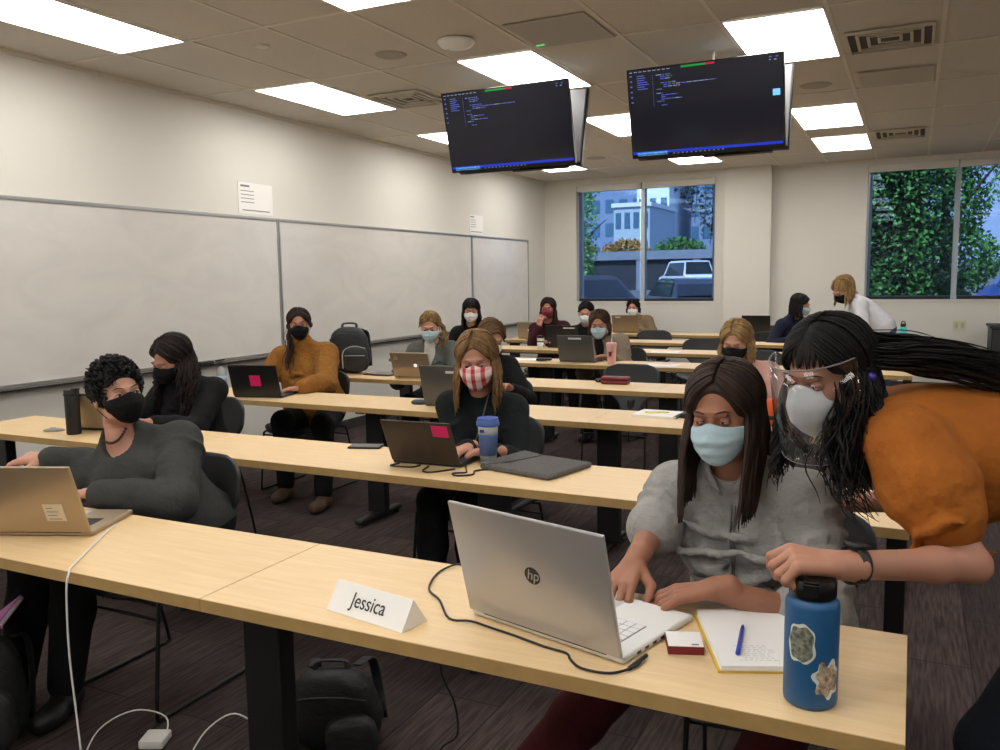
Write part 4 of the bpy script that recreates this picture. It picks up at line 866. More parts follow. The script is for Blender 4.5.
class Raw:
    # collects vertices, faces, and material slots quickly
    def __init__(s): s.P = []; s.Q = []; s.M = []; s.n = 0; s.mats = []
    def mi(s, m):
        if m not in s.mats: s.mats.append(m)
        return s.mats.index(m)
    def add(s, P, Q, m):
        P = np.asarray(P, float).reshape(-1, 3); k = s.mi(m)
        if isinstance(Q, np.ndarray): Q = (Q+s.n).tolist()
        else: Q = [[i+s.n for i in f] for f in Q]
        s.P.append(P); s.Q += Q; s.M += [k]*len(Q); s.n += len(P)
    def mb(s, mb, m=None, T=None):
        P = np.array(mb.v, float)
        if T is not None: P = T(P)
        s.add(P, [list(f) for f in mb.f], m)
    def build(s, name, parent, origin=(0, 0, 0)):
        me = bpy.data.meshes.new(name); P = np.vstack(s.P)-np.array(origin); me.from_pydata(P.tolist(), [], s.Q)
        for m in s.mats: me.materials.append(m)
        me.polygons.foreach_set('material_index', s.M); me.polygons.foreach_set('use_smooth', [True]*len(me.polygons)); me.update()
        o = bpy.data.objects.new(name, me); COL.objects.link(o); o.parent = parent; return o

def relax(P, Q, n=1, lam=.5):
    if len(Q) == 0: return P
    for _ in range(n):
        A = np.zeros_like(P); C = np.zeros(len(P))
        for i in range(4):
            a = Q[:, i]; b = Q[:, (i+1) % 4]
            np.add.at(A, a, P[b]); np.add.at(C, a, 1); np.add.at(A, b, P[a]); np.add.at(C, b, 1)
        P = P+lam*(A/np.maximum(C, 1)[:, None]-P)
    return P

def skin_mat(name, c):
    m = mat(name, c, .5, bump=.03, bscale=300, spec=.35)
    b = m.node_tree.nodes['Principled BSDF']; b.inputs['Subsurface Weight'].default_value = .12; b.inputs['Subsurface Radius'].default_value = (.012, .005, .003); b.inputs['Subsurface Scale'].default_value = 1; return m
m_skin = skin_mat('skin_light', srgb(178, 128, 106)); m_skin2 = skin_mat('skin_warm', srgb(158, 108, 84)); m_skin3 = skin_mat('skin_pale', srgb(190, 142, 122))
m_eye = mat('eye_white', srgb(176, 164, 158), .25); m_iris = mat('iris_dark', srgb(45, 32, 26), .15); m_lash = mat('lash', srgb(24, 18, 16), .7); m_brow = mat('brow', srgb(48, 34, 28), .8); m_browb = mat('brow_fair', srgb(120, 88, 62), .8)
def cloth(name, c, bump=.35, bs=18, var=.12, rough=.9, sheen=0, fine=True):
    if name in MATS: return MATS[name]
    m = mat(name, c, rough, bump=bump, bscale=bs, var=var, vscale=9, sheen=sheen, spec=.2)
    nt = m.node_tree; N = nt.nodes; L = nt.links; b = N['Principled BSDF']
    if fine:
        bp0 = [n for n in N if n.type == 'BUMP'][0]; n2 = N.new('ShaderNodeTexNoise'); n2.inputs['Scale'].default_value = 450; bp2 = N.new('ShaderNodeBump'); bp2.inputs['Strength'].default_value = .25; bp2.inputs['Distance'].default_value = .002
        tc = N.new('ShaderNodeTexCoord'); L.new(tc.outputs['Object'], n2.inputs['Vector']); L.new(n2.outputs['Fac'], bp2.inputs['Height']); L.new(bp0.outputs[0], bp2.inputs['Normal']); L.new(bp2.outputs[0], b.inputs['Normal'])
        bp0.inputs['Distance'].default_value = .03
    return m
def hair_mat(name, c, c2=None, rough=.55):
    m = mat(name, c, rough, bump=.25, bscale=120, spec=.3, col2=c2 or tuple(x*.6 for x in c), vscale=14, stretch=(3, 3, .6)); return m

# head frame: x = image right when facing the camera, -y = face, z = up
def headM(yaw, pitch, roll=0):
    a, b, c = math.radians(yaw), math.radians(pitch), math.radians(roll)
    Rz = np.array([[math.cos(a), -math.sin(a), 0], [math.sin(a), math.cos(a), 0], [0, 0, 1]])
    Rx = np.array([[1, 0, 0], [0, math.cos(b), -math.sin(b)], [0, math.sin(b), math.cos(b)]])   # + = face down
    Ry = np.array([[math.cos(c), 0, math.sin(c)], [0, 1, 0], [-math.sin(c), 0, math.cos(c)]])
    return Rz @ Rx @ Ry

def add_head(raw, H, M, s, skin, h, neck=None, lid=.35, gaze=(0, 0), browm=None, detail=True, open_=.3):
    W = lambda x, y, z: H+s*(M @ V(x, y, z))
    f = Field(H-.17*s, H+.17*s, h)
    E = lambda c, r, k=.02, sub=False: f.ell(W(*c), V(*r)*s, M, k*s, sub)
    E((0, .018, .035), (.074, .092, .080)); E((0, -.028, -.028), (.060, .062, .080), .03)
    E((0, -.068, -.086), (.022, .020, .018), .025)
    for x in (-1, 1):
        E((x*.036, -.058, -.022), (.022, .024, .024), .02); E((x*.045, -.02, -.065), (.018, .03, .02), .02)
        E((x*.031, -.100, .007), (.018, .013, .011), .010, True)
        f.ell(W(x*.077, .014, -.006), V(.006, .019, .032)*s, M, .006*s); 
        if detail: f.ell(W(x*.085, .010, -.003), V(.005, .010, .018)*s, M, .003*s, True)
    f.cap(W(-.034, -.084, .027), W(.034, -.084, .027), .009*s, k=.014*s)
    f.chain([W(0, -.088, .014), W(0, -.108, -.020)], [.006*s, .0105*s], .009*s)
    for x in (-1, 1): E((x*.011, -.100, -.026), (.0075, .009, .007), .006)
    f.cap(W(-.017, -.088, -.052), W(.017, -.088, -.052), .006*s, k=.006*s); f.cap(W(-.014, -.087, -.061), W(.014, -.087, -.061), .006*s, k=.006*s)
    if neck is not None: f.cap(W(0, .022, -.045), neck, .052*s, .056*s, .03*s)
    P, Q = f.mesh(); P = relax(P, Q, 1, .3); raw.add(P, Q, skin)
    # eyeballs with lids
    for x in (-1, 1):
        c = V(x*.031, -.0795, .0075); r = .0128; n = 28; k = 20; gz = nrm(V(math.sin(gaze[0]), -math.cos(gaze[0])*math.cos(gaze[1]), -math.sin(gaze[1])))
        pts = []; fc = {}
        for i in range(k+1):
            t = PI*i/k
            for j in range(n): a = 2*PI*j/n; pts.append(V(math.sin(t)*math.cos(a), math.sin(t)*math.sin(a), math.cos(t)))
        pts = np.array(pts)
        for i in range(k):
            for j in range(n):
                q = [i*n+j, (i+1)*n+j, (i+1)*n+(j+1) % n, i*n+(j+1) % n]; d = nrm(pts[q].mean(0)); el = math.atan2(d[2], -d[1]); az = abs(d[0])
                up = (lid*(1-(az/.85)**2)) if az < .85 else -1; lo = -open_*(1-(az/.85)**2)
                if d[1] > -.1: mm = skin
                elif el > up: mm = m_lash if el < up+.22 and az < .85 else skin
                elif el < lo: mm = skin
                else: mm = m_iris if d.dot(gz) > .88 else m_eye
                fc.setdefault(mm, []).append(q)
        PW = H+s*((c+pts*r) @ M.T)
        for mm, qs in fc.items(): raw.add(PW, np.array(qs), mm)
        b = MB(); bz = .031; b.tube([(x*.013, -.0945, bz-.002), (x*.026, -.0955, bz+.003), (x*.038, -.0905, bz+.003), (x*.048, -.080, bz-.003)], [.0018, .0032, .0028, .0010], n=6, smooth=3, flat=.6)
        raw.mb(b, browm or m_brow, lambda p: H+s*(p @ M.T))

def add_mask(parent, H, M, s, m, style='surgical', loops=None, origin=(0, 0, 0), lab=None):
    nu, nv = 33, 22; P = []
    ti = [0, .12, .32, .6, .85, 1]
    if style == 'kn95': bi = [.100, .112, .132, .131, .108, .086]; ai = [.066, .070, .070, .064, .052, .040]
    elif style == 'cloth': bi = [.102, .114, .126, .119, .104, .088]; ai = [.070, .073, .072, .066, .056, .046]
    else: bi = [.103, .114, .1255, .121, .110, .092]; ai = [.069, .073, .073, .069, .060, .050]
    for v in range(nv):
        t = v/(nv-1); b = np.interp(t, ti, bi); a = np.interp(t, ti, ai)
        for u in range(nu):
            q = -1+2*u/(nu-1); az = math.radians(74)*q
            zt = .004+.010*math.exp(-(q/.22)**2)-.020*abs(q)**1.6; zb = -.113+.036*abs(q)**2.2
            z = zt+(zb-zt)*t
            if style == 'surgical': z = z*.86-.004
            if style == 'cloth': z = z*.88+.002
            br = b
            if style == 'kn95': br = b*(1-.10*abs(q)**.8)+.0
            if style == 'surgical': br += .0022*math.sin(t*PI*7)*(1-abs(q)**3)
            P.append((a*math.sin(az)*(1.0 if style != 'kn95' else .98), -br*math.cos(az)**(.85 if style != 'kn95' else 1.0)-.0, z))
    P = np.array(P).reshape(nv, nu, 3); du = np.gradient(P, axis=1); dv = np.gradient(P, axis=0); n = np.cross(du, dv); n /= np.linalg.norm(n, axis=2)[..., None]+1e-9
    A = P.reshape(-1, 3); B = (P+n*.0016).reshape(-1, 3)
    if (B-A)[len(A)//2][1] > 0: B = (P-n*.0016).reshape(-1, 3)
    o = nu*nv; fs = []
    for i in range(nv-1):
        for j in range(nu-1): a = i*nu+j; fs.append([a, a+1, a+nu+1, a+nu]); fs.append([o+a, o+a+nu, o+a+nu+1, o+a+1])
    for j in range(nu-1): a = j; fs.append([a, o+a, o+a+1, a+1]); a = (nv-1)*nu+j; fs.append([a, a+1, o+a+1, o+a])
    for i in range(nv-1): a = i*nu; fs.append([a, a+nu, o+a+nu, o+a]); a += nu-1; fs.append([a, o+a, o+a+nu, a+nu])
    raw = Raw(); T = lambda p: H+s*(np.asarray(p) @ M.T); loc = np.vstack([A, B])
    # keep the local mask coordinates as the object's own coordinates so that woven patterns follow the mask
    me = bpy.data.meshes.new('face_mask'); me.from_pydata(loc.tolist(), [], fs); me.materials.append(m); me.polygons.foreach_set('use_smooth', [True]*len(me.polygons))
    ob = bpy.data.objects.new('face_mask', me); COL.objects.link(ob); ob.parent = parent
    X = Matrix(((M[0, 0]*s, M[0, 1]*s, M[0, 2]*s, H[0]-origin[0]), (M[1, 0]*s, M[1, 1]*s, M[1, 2]*s, H[1]-origin[1]), (M[2, 0]*s, M[2, 1]*s, M[2, 2]*s, H[2]-origin[2]), (0, 0, 0, 1)))
    ob.matrix_local = X
    if loops is not None:
        for x in (-1, 1):
            mb = MB(); mb.tube([(x*.066, -.034, -.018), (x*.076, -.008, .004), (x*.082, .018, .014), (x*.083, .030, -.004), (x*.078, .018, -.034), (x*.064, -.030, -.072)], .0013, n=5, smooth=4)
            mb.build('ear_loop', loops, ob, smooth=True)
    return ob

def two_bone(S, W, l1, l2, pole):
    d = W-S; L = np.linalg.norm(d); L = min(L, (l1+l2)*.995); u = nrm(d); a = (l1*l1-l2*l2+L*L)/(2*L); hh = math.sqrt(max(l1*l1-a*a, 1e-6))
    p = pole-u*pole.dot(u); return S+u*a+nrm(p)*hh

def hand_prims(f, W, D, N, side, s, curl=.35, point=False, splay=1.0, thumb=1.0):
    # W wrist, D finger direction, N back-of-hand normal, side +1: thumb on the +X side where X = D x N
    D = nrm(D); N = nrm(N-D*np.dot(N, D)); X = np.cross(D, N)*side
    p = lambda x, d, n: W+s*(X*x+D*d+N*n)
    f.cap(p(0, -.03, 0), p(0, .012, 0), .025*s, .022*s, .012)
    for x in (-.028, -.010, .010, .028): f.cap(p(x*.55, .012, 0), p(x, .078, .002), .0135*s, .0115*s, .010)
    L = (.060, .075, .082, .074); xs = (-.031, -.011, .011, .030)
    for i, x in enumerate(xs):
        c = curl*(1+.12*(1-i)) if not (point and i == 3) else .12
        a = c*.8; q = p(x, .082, .002); sp = (x/.03)*.10*splay; l = L[i]
        for j, (fr, r0, r1) in enumerate(((.46, .0098, .0088), (.30, .0088, .0080), (.24, .0078, .0068))):
            dd = nrm(D*math.cos(a)-N*math.sin(a)+X*sp); q2 = q+dd*l*fr*s; f.cap(q, q2, r0*s, r1*s, .004); q = q2; a += c*(1.25 if j == 0 else .9)
    q = p(.022, .015, -.004); q1 = p(.022+.034*thumb, .045, -.012*(1+curl)); q2 = p(.022+.040*thumb, .074, -.016*(1+curl)); q3 = p(.022+.036*thumb, .096, -.018*(1+curl*1.5))
    f.cap(q, q1, .0150*s, .0118*s, .010); f.cap(q1, q2, .0112*s, .0095*s, .004); f.cap(q2, q3, .0092*s, .0078*s, .004)

def person(name_label, H, hyaw, hpitch, hroll, P, tyaw, wl, wr, skin, top, pants, hs=1.08, s=1.03, shoe=None, res=.012, hres=.005, top_kw={}, sleeve='long', neck='crew',
           hand_l=None, hand_r=None, legs='sit', lid=.3, gaze=(0, .3), browm=None, group='seated students', knees=None, pole_l=None, pole_r=None, heavy=1.0, standing=False, feet=None, shz=.81, armr=1.0, elb_l=None, elb_r=None, handres=None, gape=.3, label_cat='person'):
    """H head centre, P pelvis centre; *_l is the limb on the +x side of a person who faces the camera (her left)."""
    H = V(*H)+V(0, 0, .13*.13*hs); hs = hs*.87; P = V(*P); M = headM(hyaw, hpitch, hroll); a = math.radians(tyaw)
    Rv = V(math.cos(a), math.sin(a), 0); Fv = V(math.sin(a), -math.cos(a), 0)
    Nk = H+hs*(M @ V(0, .035, -.105)); Nb = Nk+V(0, 0, -.028*s)-Fv*-.0
    U = Nb-P; TL = np.linalg.norm(U); U = nrm(U); Rv = nrm(Rv-U*Rv.dot(U)); Fv2 = nrm(np.cross(Rv, U))
    Tm = np.array([Rv, Fv2, U]).T
    T = lambda x, y, z: P+Rv*x*s+Fv2*y*s+U*z*TL        # x right, y forward, z fraction of the torso length
    root = empty('person', (P[0], P[1], 0), label=name_label, cat=label_cat, group=group); O = V(P[0], P[1], 0)
    SH = {1: T(.155*heavy**.5, 0, shz), -1: T(-.155*heavy**.5, 0, shz)}
    l1, l2 = .285*s, .245*s; arms = {}
    for sd, w, pole in ((1, wl, pole_l), (-1, wr, pole_r)):
        if w is None: w = T(.12*sd, .25, .1)
        w = V(*w); pole = V(*pole) if pole is not None else (Rv*sd*.5-U*.8-Fv2*.4)
        d = np.linalg.norm(w-SH[sd]); k = max(1, d/((l1+l2)*.985))
        el = {1: elb_l, -1: elb_r}[sd]; arms[sd] = (SH[sd], V(*el) if el is not None else two_bone(SH[sd], w, l1*k, l2*k, pole), w)
    hips = {sd: P+Rv*.088*sd*s-U*.02 for sd in (1, -1)}
    L = {}
    for i, sd in enumerate((1, -1)):
        if knees is not None: kn = V(*knees[i])
        elif standing: kn = hips[sd]*.5+V(0, 0, 0); 
        else: kn = V(hips[sd][0], hips[sd][1], 0)+Fv*.40*s+Rv*.03*sd+V(0, 0, .50)
        if feet is not None: an = V(*feet[i])
        elif standing: an = V(hips[sd][0], hips[sd][1], .08)
        else: an = V(kn[0], kn[1], 0)+Fv*.02+V(0, 0, .085)
        L[sd] = (hips[sd], kn, an)
    hv = heavy
    def torso(f, o, legs_=True):
        E = lambda c, r, k=.04: f.ell(T(*c), V(*r)*s+o, Tm, k)
        E((0, -.01, .06), (.165*hv, .125*hv, .12)); E((0, .0, .28), (.135*hv, .108*hv, .13)); E((0, .0, .55), (.145*hv**.7, .108*hv**.7, .15)); E((0, -.005, shz-.10), (.140, .090, .10))
        for x in (-1, 1):
            E((x*.066, .080, .60), (.062, .052, .062), .035); f.cap(T(x*.05, -.012, shz-.03), SH[x], .050*s+o, .048*s+o, .04)
            f.cap(Nb-U*.01, T(x*.12, -.01, shz+.02), .042*s+o, .040*s+o, .04)
    allp = [H, P]+[q for A in arms.values() for q in A]+[q for A in L.values() for q in A]
    lo = np.min(allp, 0)-.24; hi = np.max(allp, 0)+.24; lo[2] = max(lo[2], -.02)
    # ---- body
    raw = Raw(); f = Field(lo, hi, max(res, .009)); torso(f, -.012)
    f.cap(Nb-U*.05, Nk, .056*s, .050*s, .03)
    for sd in (1, -1):
        S_, E_, W_ = arms[sd]; f.chain([S_, E_], [.046*s*armr, .037*s*armr], .03); f.chain([E_, E_+(W_-E_)*.3, W_], [.037*s*armr, .037*s*armr, .023*s], .02)
        h_, k_, a_ = L[sd]; f.chain([h_, k_], [.082*s, .056*s], .04); f.chain([k_, k_+(a_-k_)*.35-Fv*.012, a_], [.054*s, .052*s, .036*s], .03)
    f.plane_cut(Nk+V(0, 0, .0), M @ V(0, 0, 1))
    Pm, Q = f.mesh(); raw.add(relax(Pm, Q, 1), Q, skin)
    for sd, hd in ((1, hand_l), (-1, hand_r)):
        S_, E_, W_ = arms[sd]; hd = dict(hd or {}); D = V(*hd.pop('D', tuple(nrm(W_-E_)))); N = V(*hd.pop('N', (0, 0, 1))); side = hd.pop('side', sd)
        hh = handres or max(res*.45, .0035); fh = Field(W_-.21*s, W_+.21*s, hh); k = E_+(W_-E_)*.45
        kk = W_+(E_-W_)*min(1, .12/np.linalg.norm(E_-W_)); r_ = .023+(.037*armr-.023)*min(1, .12/np.linalg.norm(E_-W_)/.7)
        fh.cap(kk, W_, r_*s*.985, .0235*s, .01); hand_prims(fh, W_, D, N, side, s, **hd)
        Pm, Q = fh.mesh(); raw.add(relax(Pm, Q, 1, .3), Q, skin)
    add_head(raw, H, M, hs, skin, hres, Nk, lid, gaze, browm, detail=hres < .006, open_=gape)
    body = raw.build('body', root, O)
    # ---- top
    kw = dict(o=.014, wr=.0, k=0, amp=.0); kw.update(top_kw); o = kw['o']
    rt = Raw(); ft = Field(lo, hi, res); torso(ft, o-.004)
    if kw.get('loose'): ft.ell(T(0, .01, .12), V(.19*hv, .15*hv, .15)*s, Tm, .05); ft.ell(T(0, .02, .38), V(.165*hv, .135*hv, .16)*s, Tm, .05)
    if neck == 'turtle': ft.cap(Nb-U*.05, Nk-U*.01, .062*s, .060*s, .03)
    ft.plane_cut(T(0, 0, -.13), -U)
    rs_ = np.random.RandomState(int(abs(H[0]*1000)) % 9999)
    for sd in (1, -1):
        S_, E_, W_ = arms[sd]; ro = kw.get('sl', o+.004)
        if sleeve == 'long': ft.chain([S_, E_], [.048*s+ro, .042*s+ro], .035); ft.chain([E_, E_+(W_-E_)*.5, E_+(W_-E_)*.93], [.042*s+ro, .036*s+ro, .028*s+ro*.8], .02)
        elif sleeve == 'rolled': e2 = E_+(W_-E_)*.22; ft.chain([S_, E_], [.050*s+ro, .046*s+ro], .035); ft.cap(E_, e2, .046*s+ro, .046*s+ro, .02); e3 = E_+(W_-E_)*.10; ft.cap(e3, e2, .052*s+ro, .054*s+ro, .004)
        elif sleeve == 'puff':
            m1 = S_+(E_-S_)*.30; m2 = S_+(E_-S_)*.56; ft.cap(S_, m1, .072*s, .088*s, .03); ft.cap(m1, m2, .088*s, .074*s, .03); ft.cap(m2, S_+(E_-S_)*.64, .060*s, .057*s, .008)
        if sleeve == 'puff':
            ax = nrm(E_-S_); pu = nrm(np.cross(ax, V(.3, .2, 1))); pv = np.cross(ax, pu); Ls = np.linalg.norm(E_-S_)
            for q in range(17):
                g = 2*PI*q/17+rs_.uniform(-.12, .12); dr = pu*math.cos(g)+pv*math.sin(g); j_ = rs_.uniform(-.05, .05)
                ft.chain([S_+ax*Ls*(.02+j_)+dr*.070*s, S_+ax*Ls*(.25+j_)+dr*.085*s, S_+ax*Ls*.42+dr*.080*s, S_+ax*Ls*.54+dr*.058*s], [.003, .009, .011, .007], .010)
            ft.cap(S_+ax*Ls*.54, S_+ax*Ls*.66, .061*s, .058*s, .003)
        # gathered folds at elbow and shoulder
        nf = kw.get('folds', 0)
        for q in range(nf):
            t = rs_.uniform(.15, .95); c = S_+(E_-S_)*t; ax = nrm(E_-S_); pp = nrm(np.cross(ax, rs_.normal(size=3))); r_ = .049*s+ro; b_ = nrm(np.cross(ax, pp))
            pr_ = [c+(pp*math.cos(g)+b_*math.sin(g))*r_+ax*g*rs_.uniform(-.02, .03) for g in np.linspace(-.9, .9, 5)]; ft.chain(pr_, [.002, .006, .008, .006, .002], .012)
    if kw.get('folds'):
        for q in range(kw.get('tf', kw['folds']*2)):
            z = rs_.uniform(.1, .8); x = rs_.uniform(-.1, .1); sl_ = rs_.uniform(-1, 1); pr_ = [T(x+.05*g, .100*hv+.012*math.cos(g*1.5)+(.03 if .45 < z < .72 else 0), z+.05*g*sl_) for g in np.linspace(-1, 1, 5)]; ft.chain(pr_, [.002, .006, .009, .006, .002], .016)
    if neck in ('crew', 'scoop', 'v', 'collar', 'cowl'):
        dz = {'crew': .0, 'scoop': -.03, 'v': -.035, 'collar': -.0, 'cowl': .0}[neck]
        ft.cap(Nb-U*.03*0+Fv2*.02+U*dz, Nk+U*.12+Fv2*.03, .0, .0, .0)
        r_ = .060 if neck in ('crew', 'collar') else .066
        ft.ell(Nb+U*(.035+dz)+Fv2*(.015 if neck != 'v' else .045), V(r_, r_ if neck != 'v' else .070, .075 if neck != 'v' else .088)*s, Tm, .004, True)
    if kw.get('cuff_cut'): pass
    Pm, Q = ft.mesh(); tp = None
    rt.add(relax(Pm, Q, kw.get('smooth', 1), .4), Q, top); tp = rt.build(kw.get('name', 'sweater'), root, O)
    # ---- trousers
    rp = Raw(); fp = Field(lo, hi, max(res, .011))
    fp.ell(T(0, -.01, .02), V(.170*hv, .135*hv, .13)*s, Tm, .05)
    for sd in (1, -1):
        h_, k_, a_ = L[sd]; fp.chain([h_, k_], [.094*s, .070*s], .045); fp.chain([k_, k_+(a_-k_)*.4-Fv*.012, a_+(k_-a_)*.05], [.070*s, .066*s, .056*s], .03)
    Pm, Q = fp.mesh(); rp.add(relax(Pm, Q, 1), Q, pants); rp.build('trousers', root, O)
    for sd in (1, -1):
        a_ = L[sd][2]; fs_ = Field(V(a_[0], a_[1], 0)-.24, V(a_[0], a_[1], 0)+.24+V(0, 0, .1), max(res, .009)); fd = Fv
        h0 = max(0, a_[2]-.085)
        fs_.cap(V(a_[0], a_[1], h0+.045)-fd*.03, V(a_[0], a_[1], h0+.04)+fd*.14*s, .042*s, .034*s, .02); fs_.cap(a_, V(a_[0], a_[1], h0+.05), .044*s, .044*s, .02); fs_.ell(V(a_[0], a_[1], h0+.035)+fd*.10, (.048*s, .048*s, .032), None, .02)
        fs_.plane_cut(V(0, 0, h0+.004), V(0, 0, -1)); Pm, Q = fs_.mesh(); rs2 = Raw(); rs2.add(Pm, Q, shoe or m_blackp); rs2.build('shoe', root, O)
    return dict(root=root, O=O, H=H, M=M, hs=hs, s=s, T=T, SH=SH, Nb=Nb, Nk=Nk, U=U, Fv=Fv2, Rv=Rv, arms=arms, top=tp)

# ---- hair
def strand_mesh(raw, paths, widths, m, n=5, flat=.45, taper=.25):
    for P, w in zip(paths, widths):
        P = np.asarray(P); k = len(P); T = np.gradient(P, axis=0); T /= np.linalg.norm(T, axis=1)[:, None]+1e-9
        out = P-P.mean(0); up = nrm(np.cross(T[0], V(.3, .5, .8))); vs = []
        for i in range(k):
            up = nrm(up-T[i]*T[i].dot(up)); b = np.cross(T[i], up); t = i/(k-1); r = w*min(1, .45+t*4)*(1-(1-taper)*max(0, (t-.55)/.45)**1.5)
            for j in range(n): a = 2*PI*j/n; vs.append(P[i]+r*(math.cos(a)*up+flat*math.sin(a)*b))
        fs = [[i*n+j, i*n+(j+1) % n, (i+1)*n+(j+1) % n, (i+1)*n+j] for i in range(k-1) for j in range(n)]+[list(range(n))[::-1], [(k-1)*n+j for j in range(n)]]
        raw.add(vs, fs, m)
HC = V(0, .018, .036); HR = V(.082, .102, .090)
def hair(p, m, length=.30, part=.0, n=150, phi0=58, wave=.006, wl=.09, w=.0085, spread=1.0, back=None, tilt_front=0, seed=1, h=.006, bangs=0, cap_only=False, tuck=0, curl=0, vol=1.0, top_y=-.062, len_jit=.12, parent=None, free=None, phi_max=180, side_len=None, origin_part_back=.06):
    """free: function(local point chain, phi) for shaping the hanging part"""
    H, M, s = p['H'], p['M'], p['hs']; rs = np.random.RandomState(seed); W = lambda q: H+s*(np.asarray(q) @ M.T); g = M.T @ V(0, 0, -1)
    raw = Raw(); R = HR*vol
    f = Field(H-.2*s, H+.2*s, h); f.ell(W(HC), (R-.004)*s, M, 0)
    f.ell(W(V(0, -.112, -.020)), V(.070, .082, .112)*s, M, .010, True)      # face opening
    if phi0 > 70: f.ell(W(V(0, -.09, -.03)), V(.1, .078, .092)*s, M, .012, True)
    f.plane_cut(W(V(0, 0, -.055)), M @ V(0, 0, -1))
    Pm, Q = f.mesh()
    if len(Q): raw.add(relax(Pm, Q, 2), Q, m)
    paths = []; ws = []
    if not cap_only:
        for i in range(n):
            sd = 1 if rs.rand() < .5 else -1; u = rs.rand()
            phi = phi0+(phi_max-phi0)*u; t0 = u
            y0 = top_y+(origin_part_back-top_y)*min(1, t0*1.25)*rs.uniform(.8, 1.0)
            d0 = V(part+.006*sd, 0, 0); zz = math.sqrt(max(.02, 1-((y0-HC[1])/R[1])**2-((part)/R[0])**2)); A = V((part+.004*sd)/R[0], (y0-HC[1])/R[1], zz)
            a = math.radians(phi); B = V(math.sin(a)*sd, -math.cos(a), -.25); A = nrm(A); B = nrm(B); om = math.acos(np.clip(A.dot(B), -1, 1))
            lay = rs.uniform(.97, 1.06); P = []
            for t in np.linspace(0, 1, 9): q = (math.sin((1-t)*om)*A+math.sin(t*om)*B)/math.sin(om); P.append(HC+q*R*lay*(1+.015*math.sin(t*PI)))
            L_ = (length if back is None else length+(back-length)*u)*(1+rs.uniform(-len_jit, len_jit)); st = P[-1]; ph = rs.uniform(0, 6.28); k = max(3, int(L_/.022)); outd = nrm(V(B[0], B[1], 0))
            hang = []
            for j in range(1, k+1):
                t = j/k; dn = L_*t; wv = wave*math.sin(dn/wl*6.28+ph)*min(1, t*2)+curl*.02*math.sin(dn/.05*6.28+ph)*t
                q = st+g*dn+outd*(.012*spread*math.sin(min(t*2, 1)*PI/2)+wv)+V(-outd[1], outd[0], 0)*wave*.7*math.cos(dn/wl*6.28+ph)
                hang.append(q)
            if free is not None: hang = [free(q, sd, phi, (j+1)/k) for j, q in enumerate(hang)]
            paths.append(W(np.array(P+hang))); ws.append(w*s*rs.uniform(.7, 1.3))
        for i in range(bangs):
            x = rs.uniform(-.05, .05); A = nrm(V(x*.5/R[0], -.35, .9)); B = nrm(V(x*1.25/R[0], -.93, .12+rs.uniform(-.05, .05))); om = math.acos(A.dot(B)); P = []
            for t in np.linspace(0, 1, 9): q = (math.sin((1-t)*om)*A+math.sin(t*om)*B)/math.sin(om); P.append(HC+q*R*1.03)
            paths.append(W(np.array(P))); ws.append(w*s*.9)
    strand_mesh(raw, paths, ws, m)
    return raw.build('hair', parent or p['root'], p['O'])
def curls(p, m, n=320, seed=1, vol=1.03, L=.035, w=.0055, up=0):
    H, M, s = p['H'], p['M'], p['hs']; rs = np.random.RandomState(seed); W = lambda q: H+s*(np.asarray(q) @ M.T); raw = Raw(); R = HR*vol
    f = Field(H-.2*s, H+.2*s, .005); f.ell(W(HC), (R-.006)*s, M, 0); f.ell(W(V(0, -.112, -.03)), V(.1, .082, .106)*s, M, .010, True); f.plane_cut(W(V(0, 0, -.05)), M @ V(0, 0, -1))
    Pm, Q = f.mesh(); raw.add(relax(Pm, Q, 2), Q, m); paths = []; ws = []
    while len(paths) < n:
        d = nrm(rs.normal(size=3)); q = HC+d*R*.97
        if q[2] < -.03 or ((q[0]/.1)**2+((q[1]+.112)/.086)**2+((q[2]+.03)/.122)**2 < 1): continue
        a = nrm(np.cross(d, rs.normal(size=3))); b = np.cross(d, a); r = rs.uniform(.004, .009); ph = rs.uniform(0, 6.28); P = []
        for t in np.linspace(0, 1, 12): P.append(q+d*(.001+.008*math.sin(t*PI*.8)+up*t*max(0, d[2]))+a*L*(t-.3)+(d*math.cos(ph+t*8)+b*math.sin(ph+t*8))*r)
        paths.append(W(np.array(P))); ws.append(w*s*rs.uniform(.7, 1.3))
    strand_mesh(raw, paths, ws, m); return raw.build('hair', p['root'], p['O'])
def lock_bundle(p, name, guides, m, n=60, rad=.03, w=.005, seed=3, wave=.01, wl=.12, end=.6, parent=None, ts=14):
    # guides: list of world point chains; strands are jittered around them
    rs = np.random.RandomState(seed); raw = Raw(); paths = []; ws = []
    for i in range(n):
        g = catmull(np.array(guides[i % len(guides)], float), 5); k = len(g); off = rs.normal(size=3)*rad*.5; ph = rs.uniform(0, 6.28); ph2 = rs.uniform(0, 6.28); e = rs.uniform(end, 1); kk = max(4, int(k*e)); P = []; L = 0
        for j in range(kk):
            if j: L += np.linalg.norm(g[j]-g[j-1])
            t = j/(k-1); P.append(g[j]+off*(.5+.8*t)+V(math.sin(L/wl*6.28+ph), math.cos(L/wl*6.28+ph2), 0)*wave*min(1, t*3))
        paths.append(np.array(P)); ws.append(w*rs.uniform(.6, 1.3))
    strand_mesh(raw, paths, ws, m); return raw.build(name, parent or p['root'], p['O'])
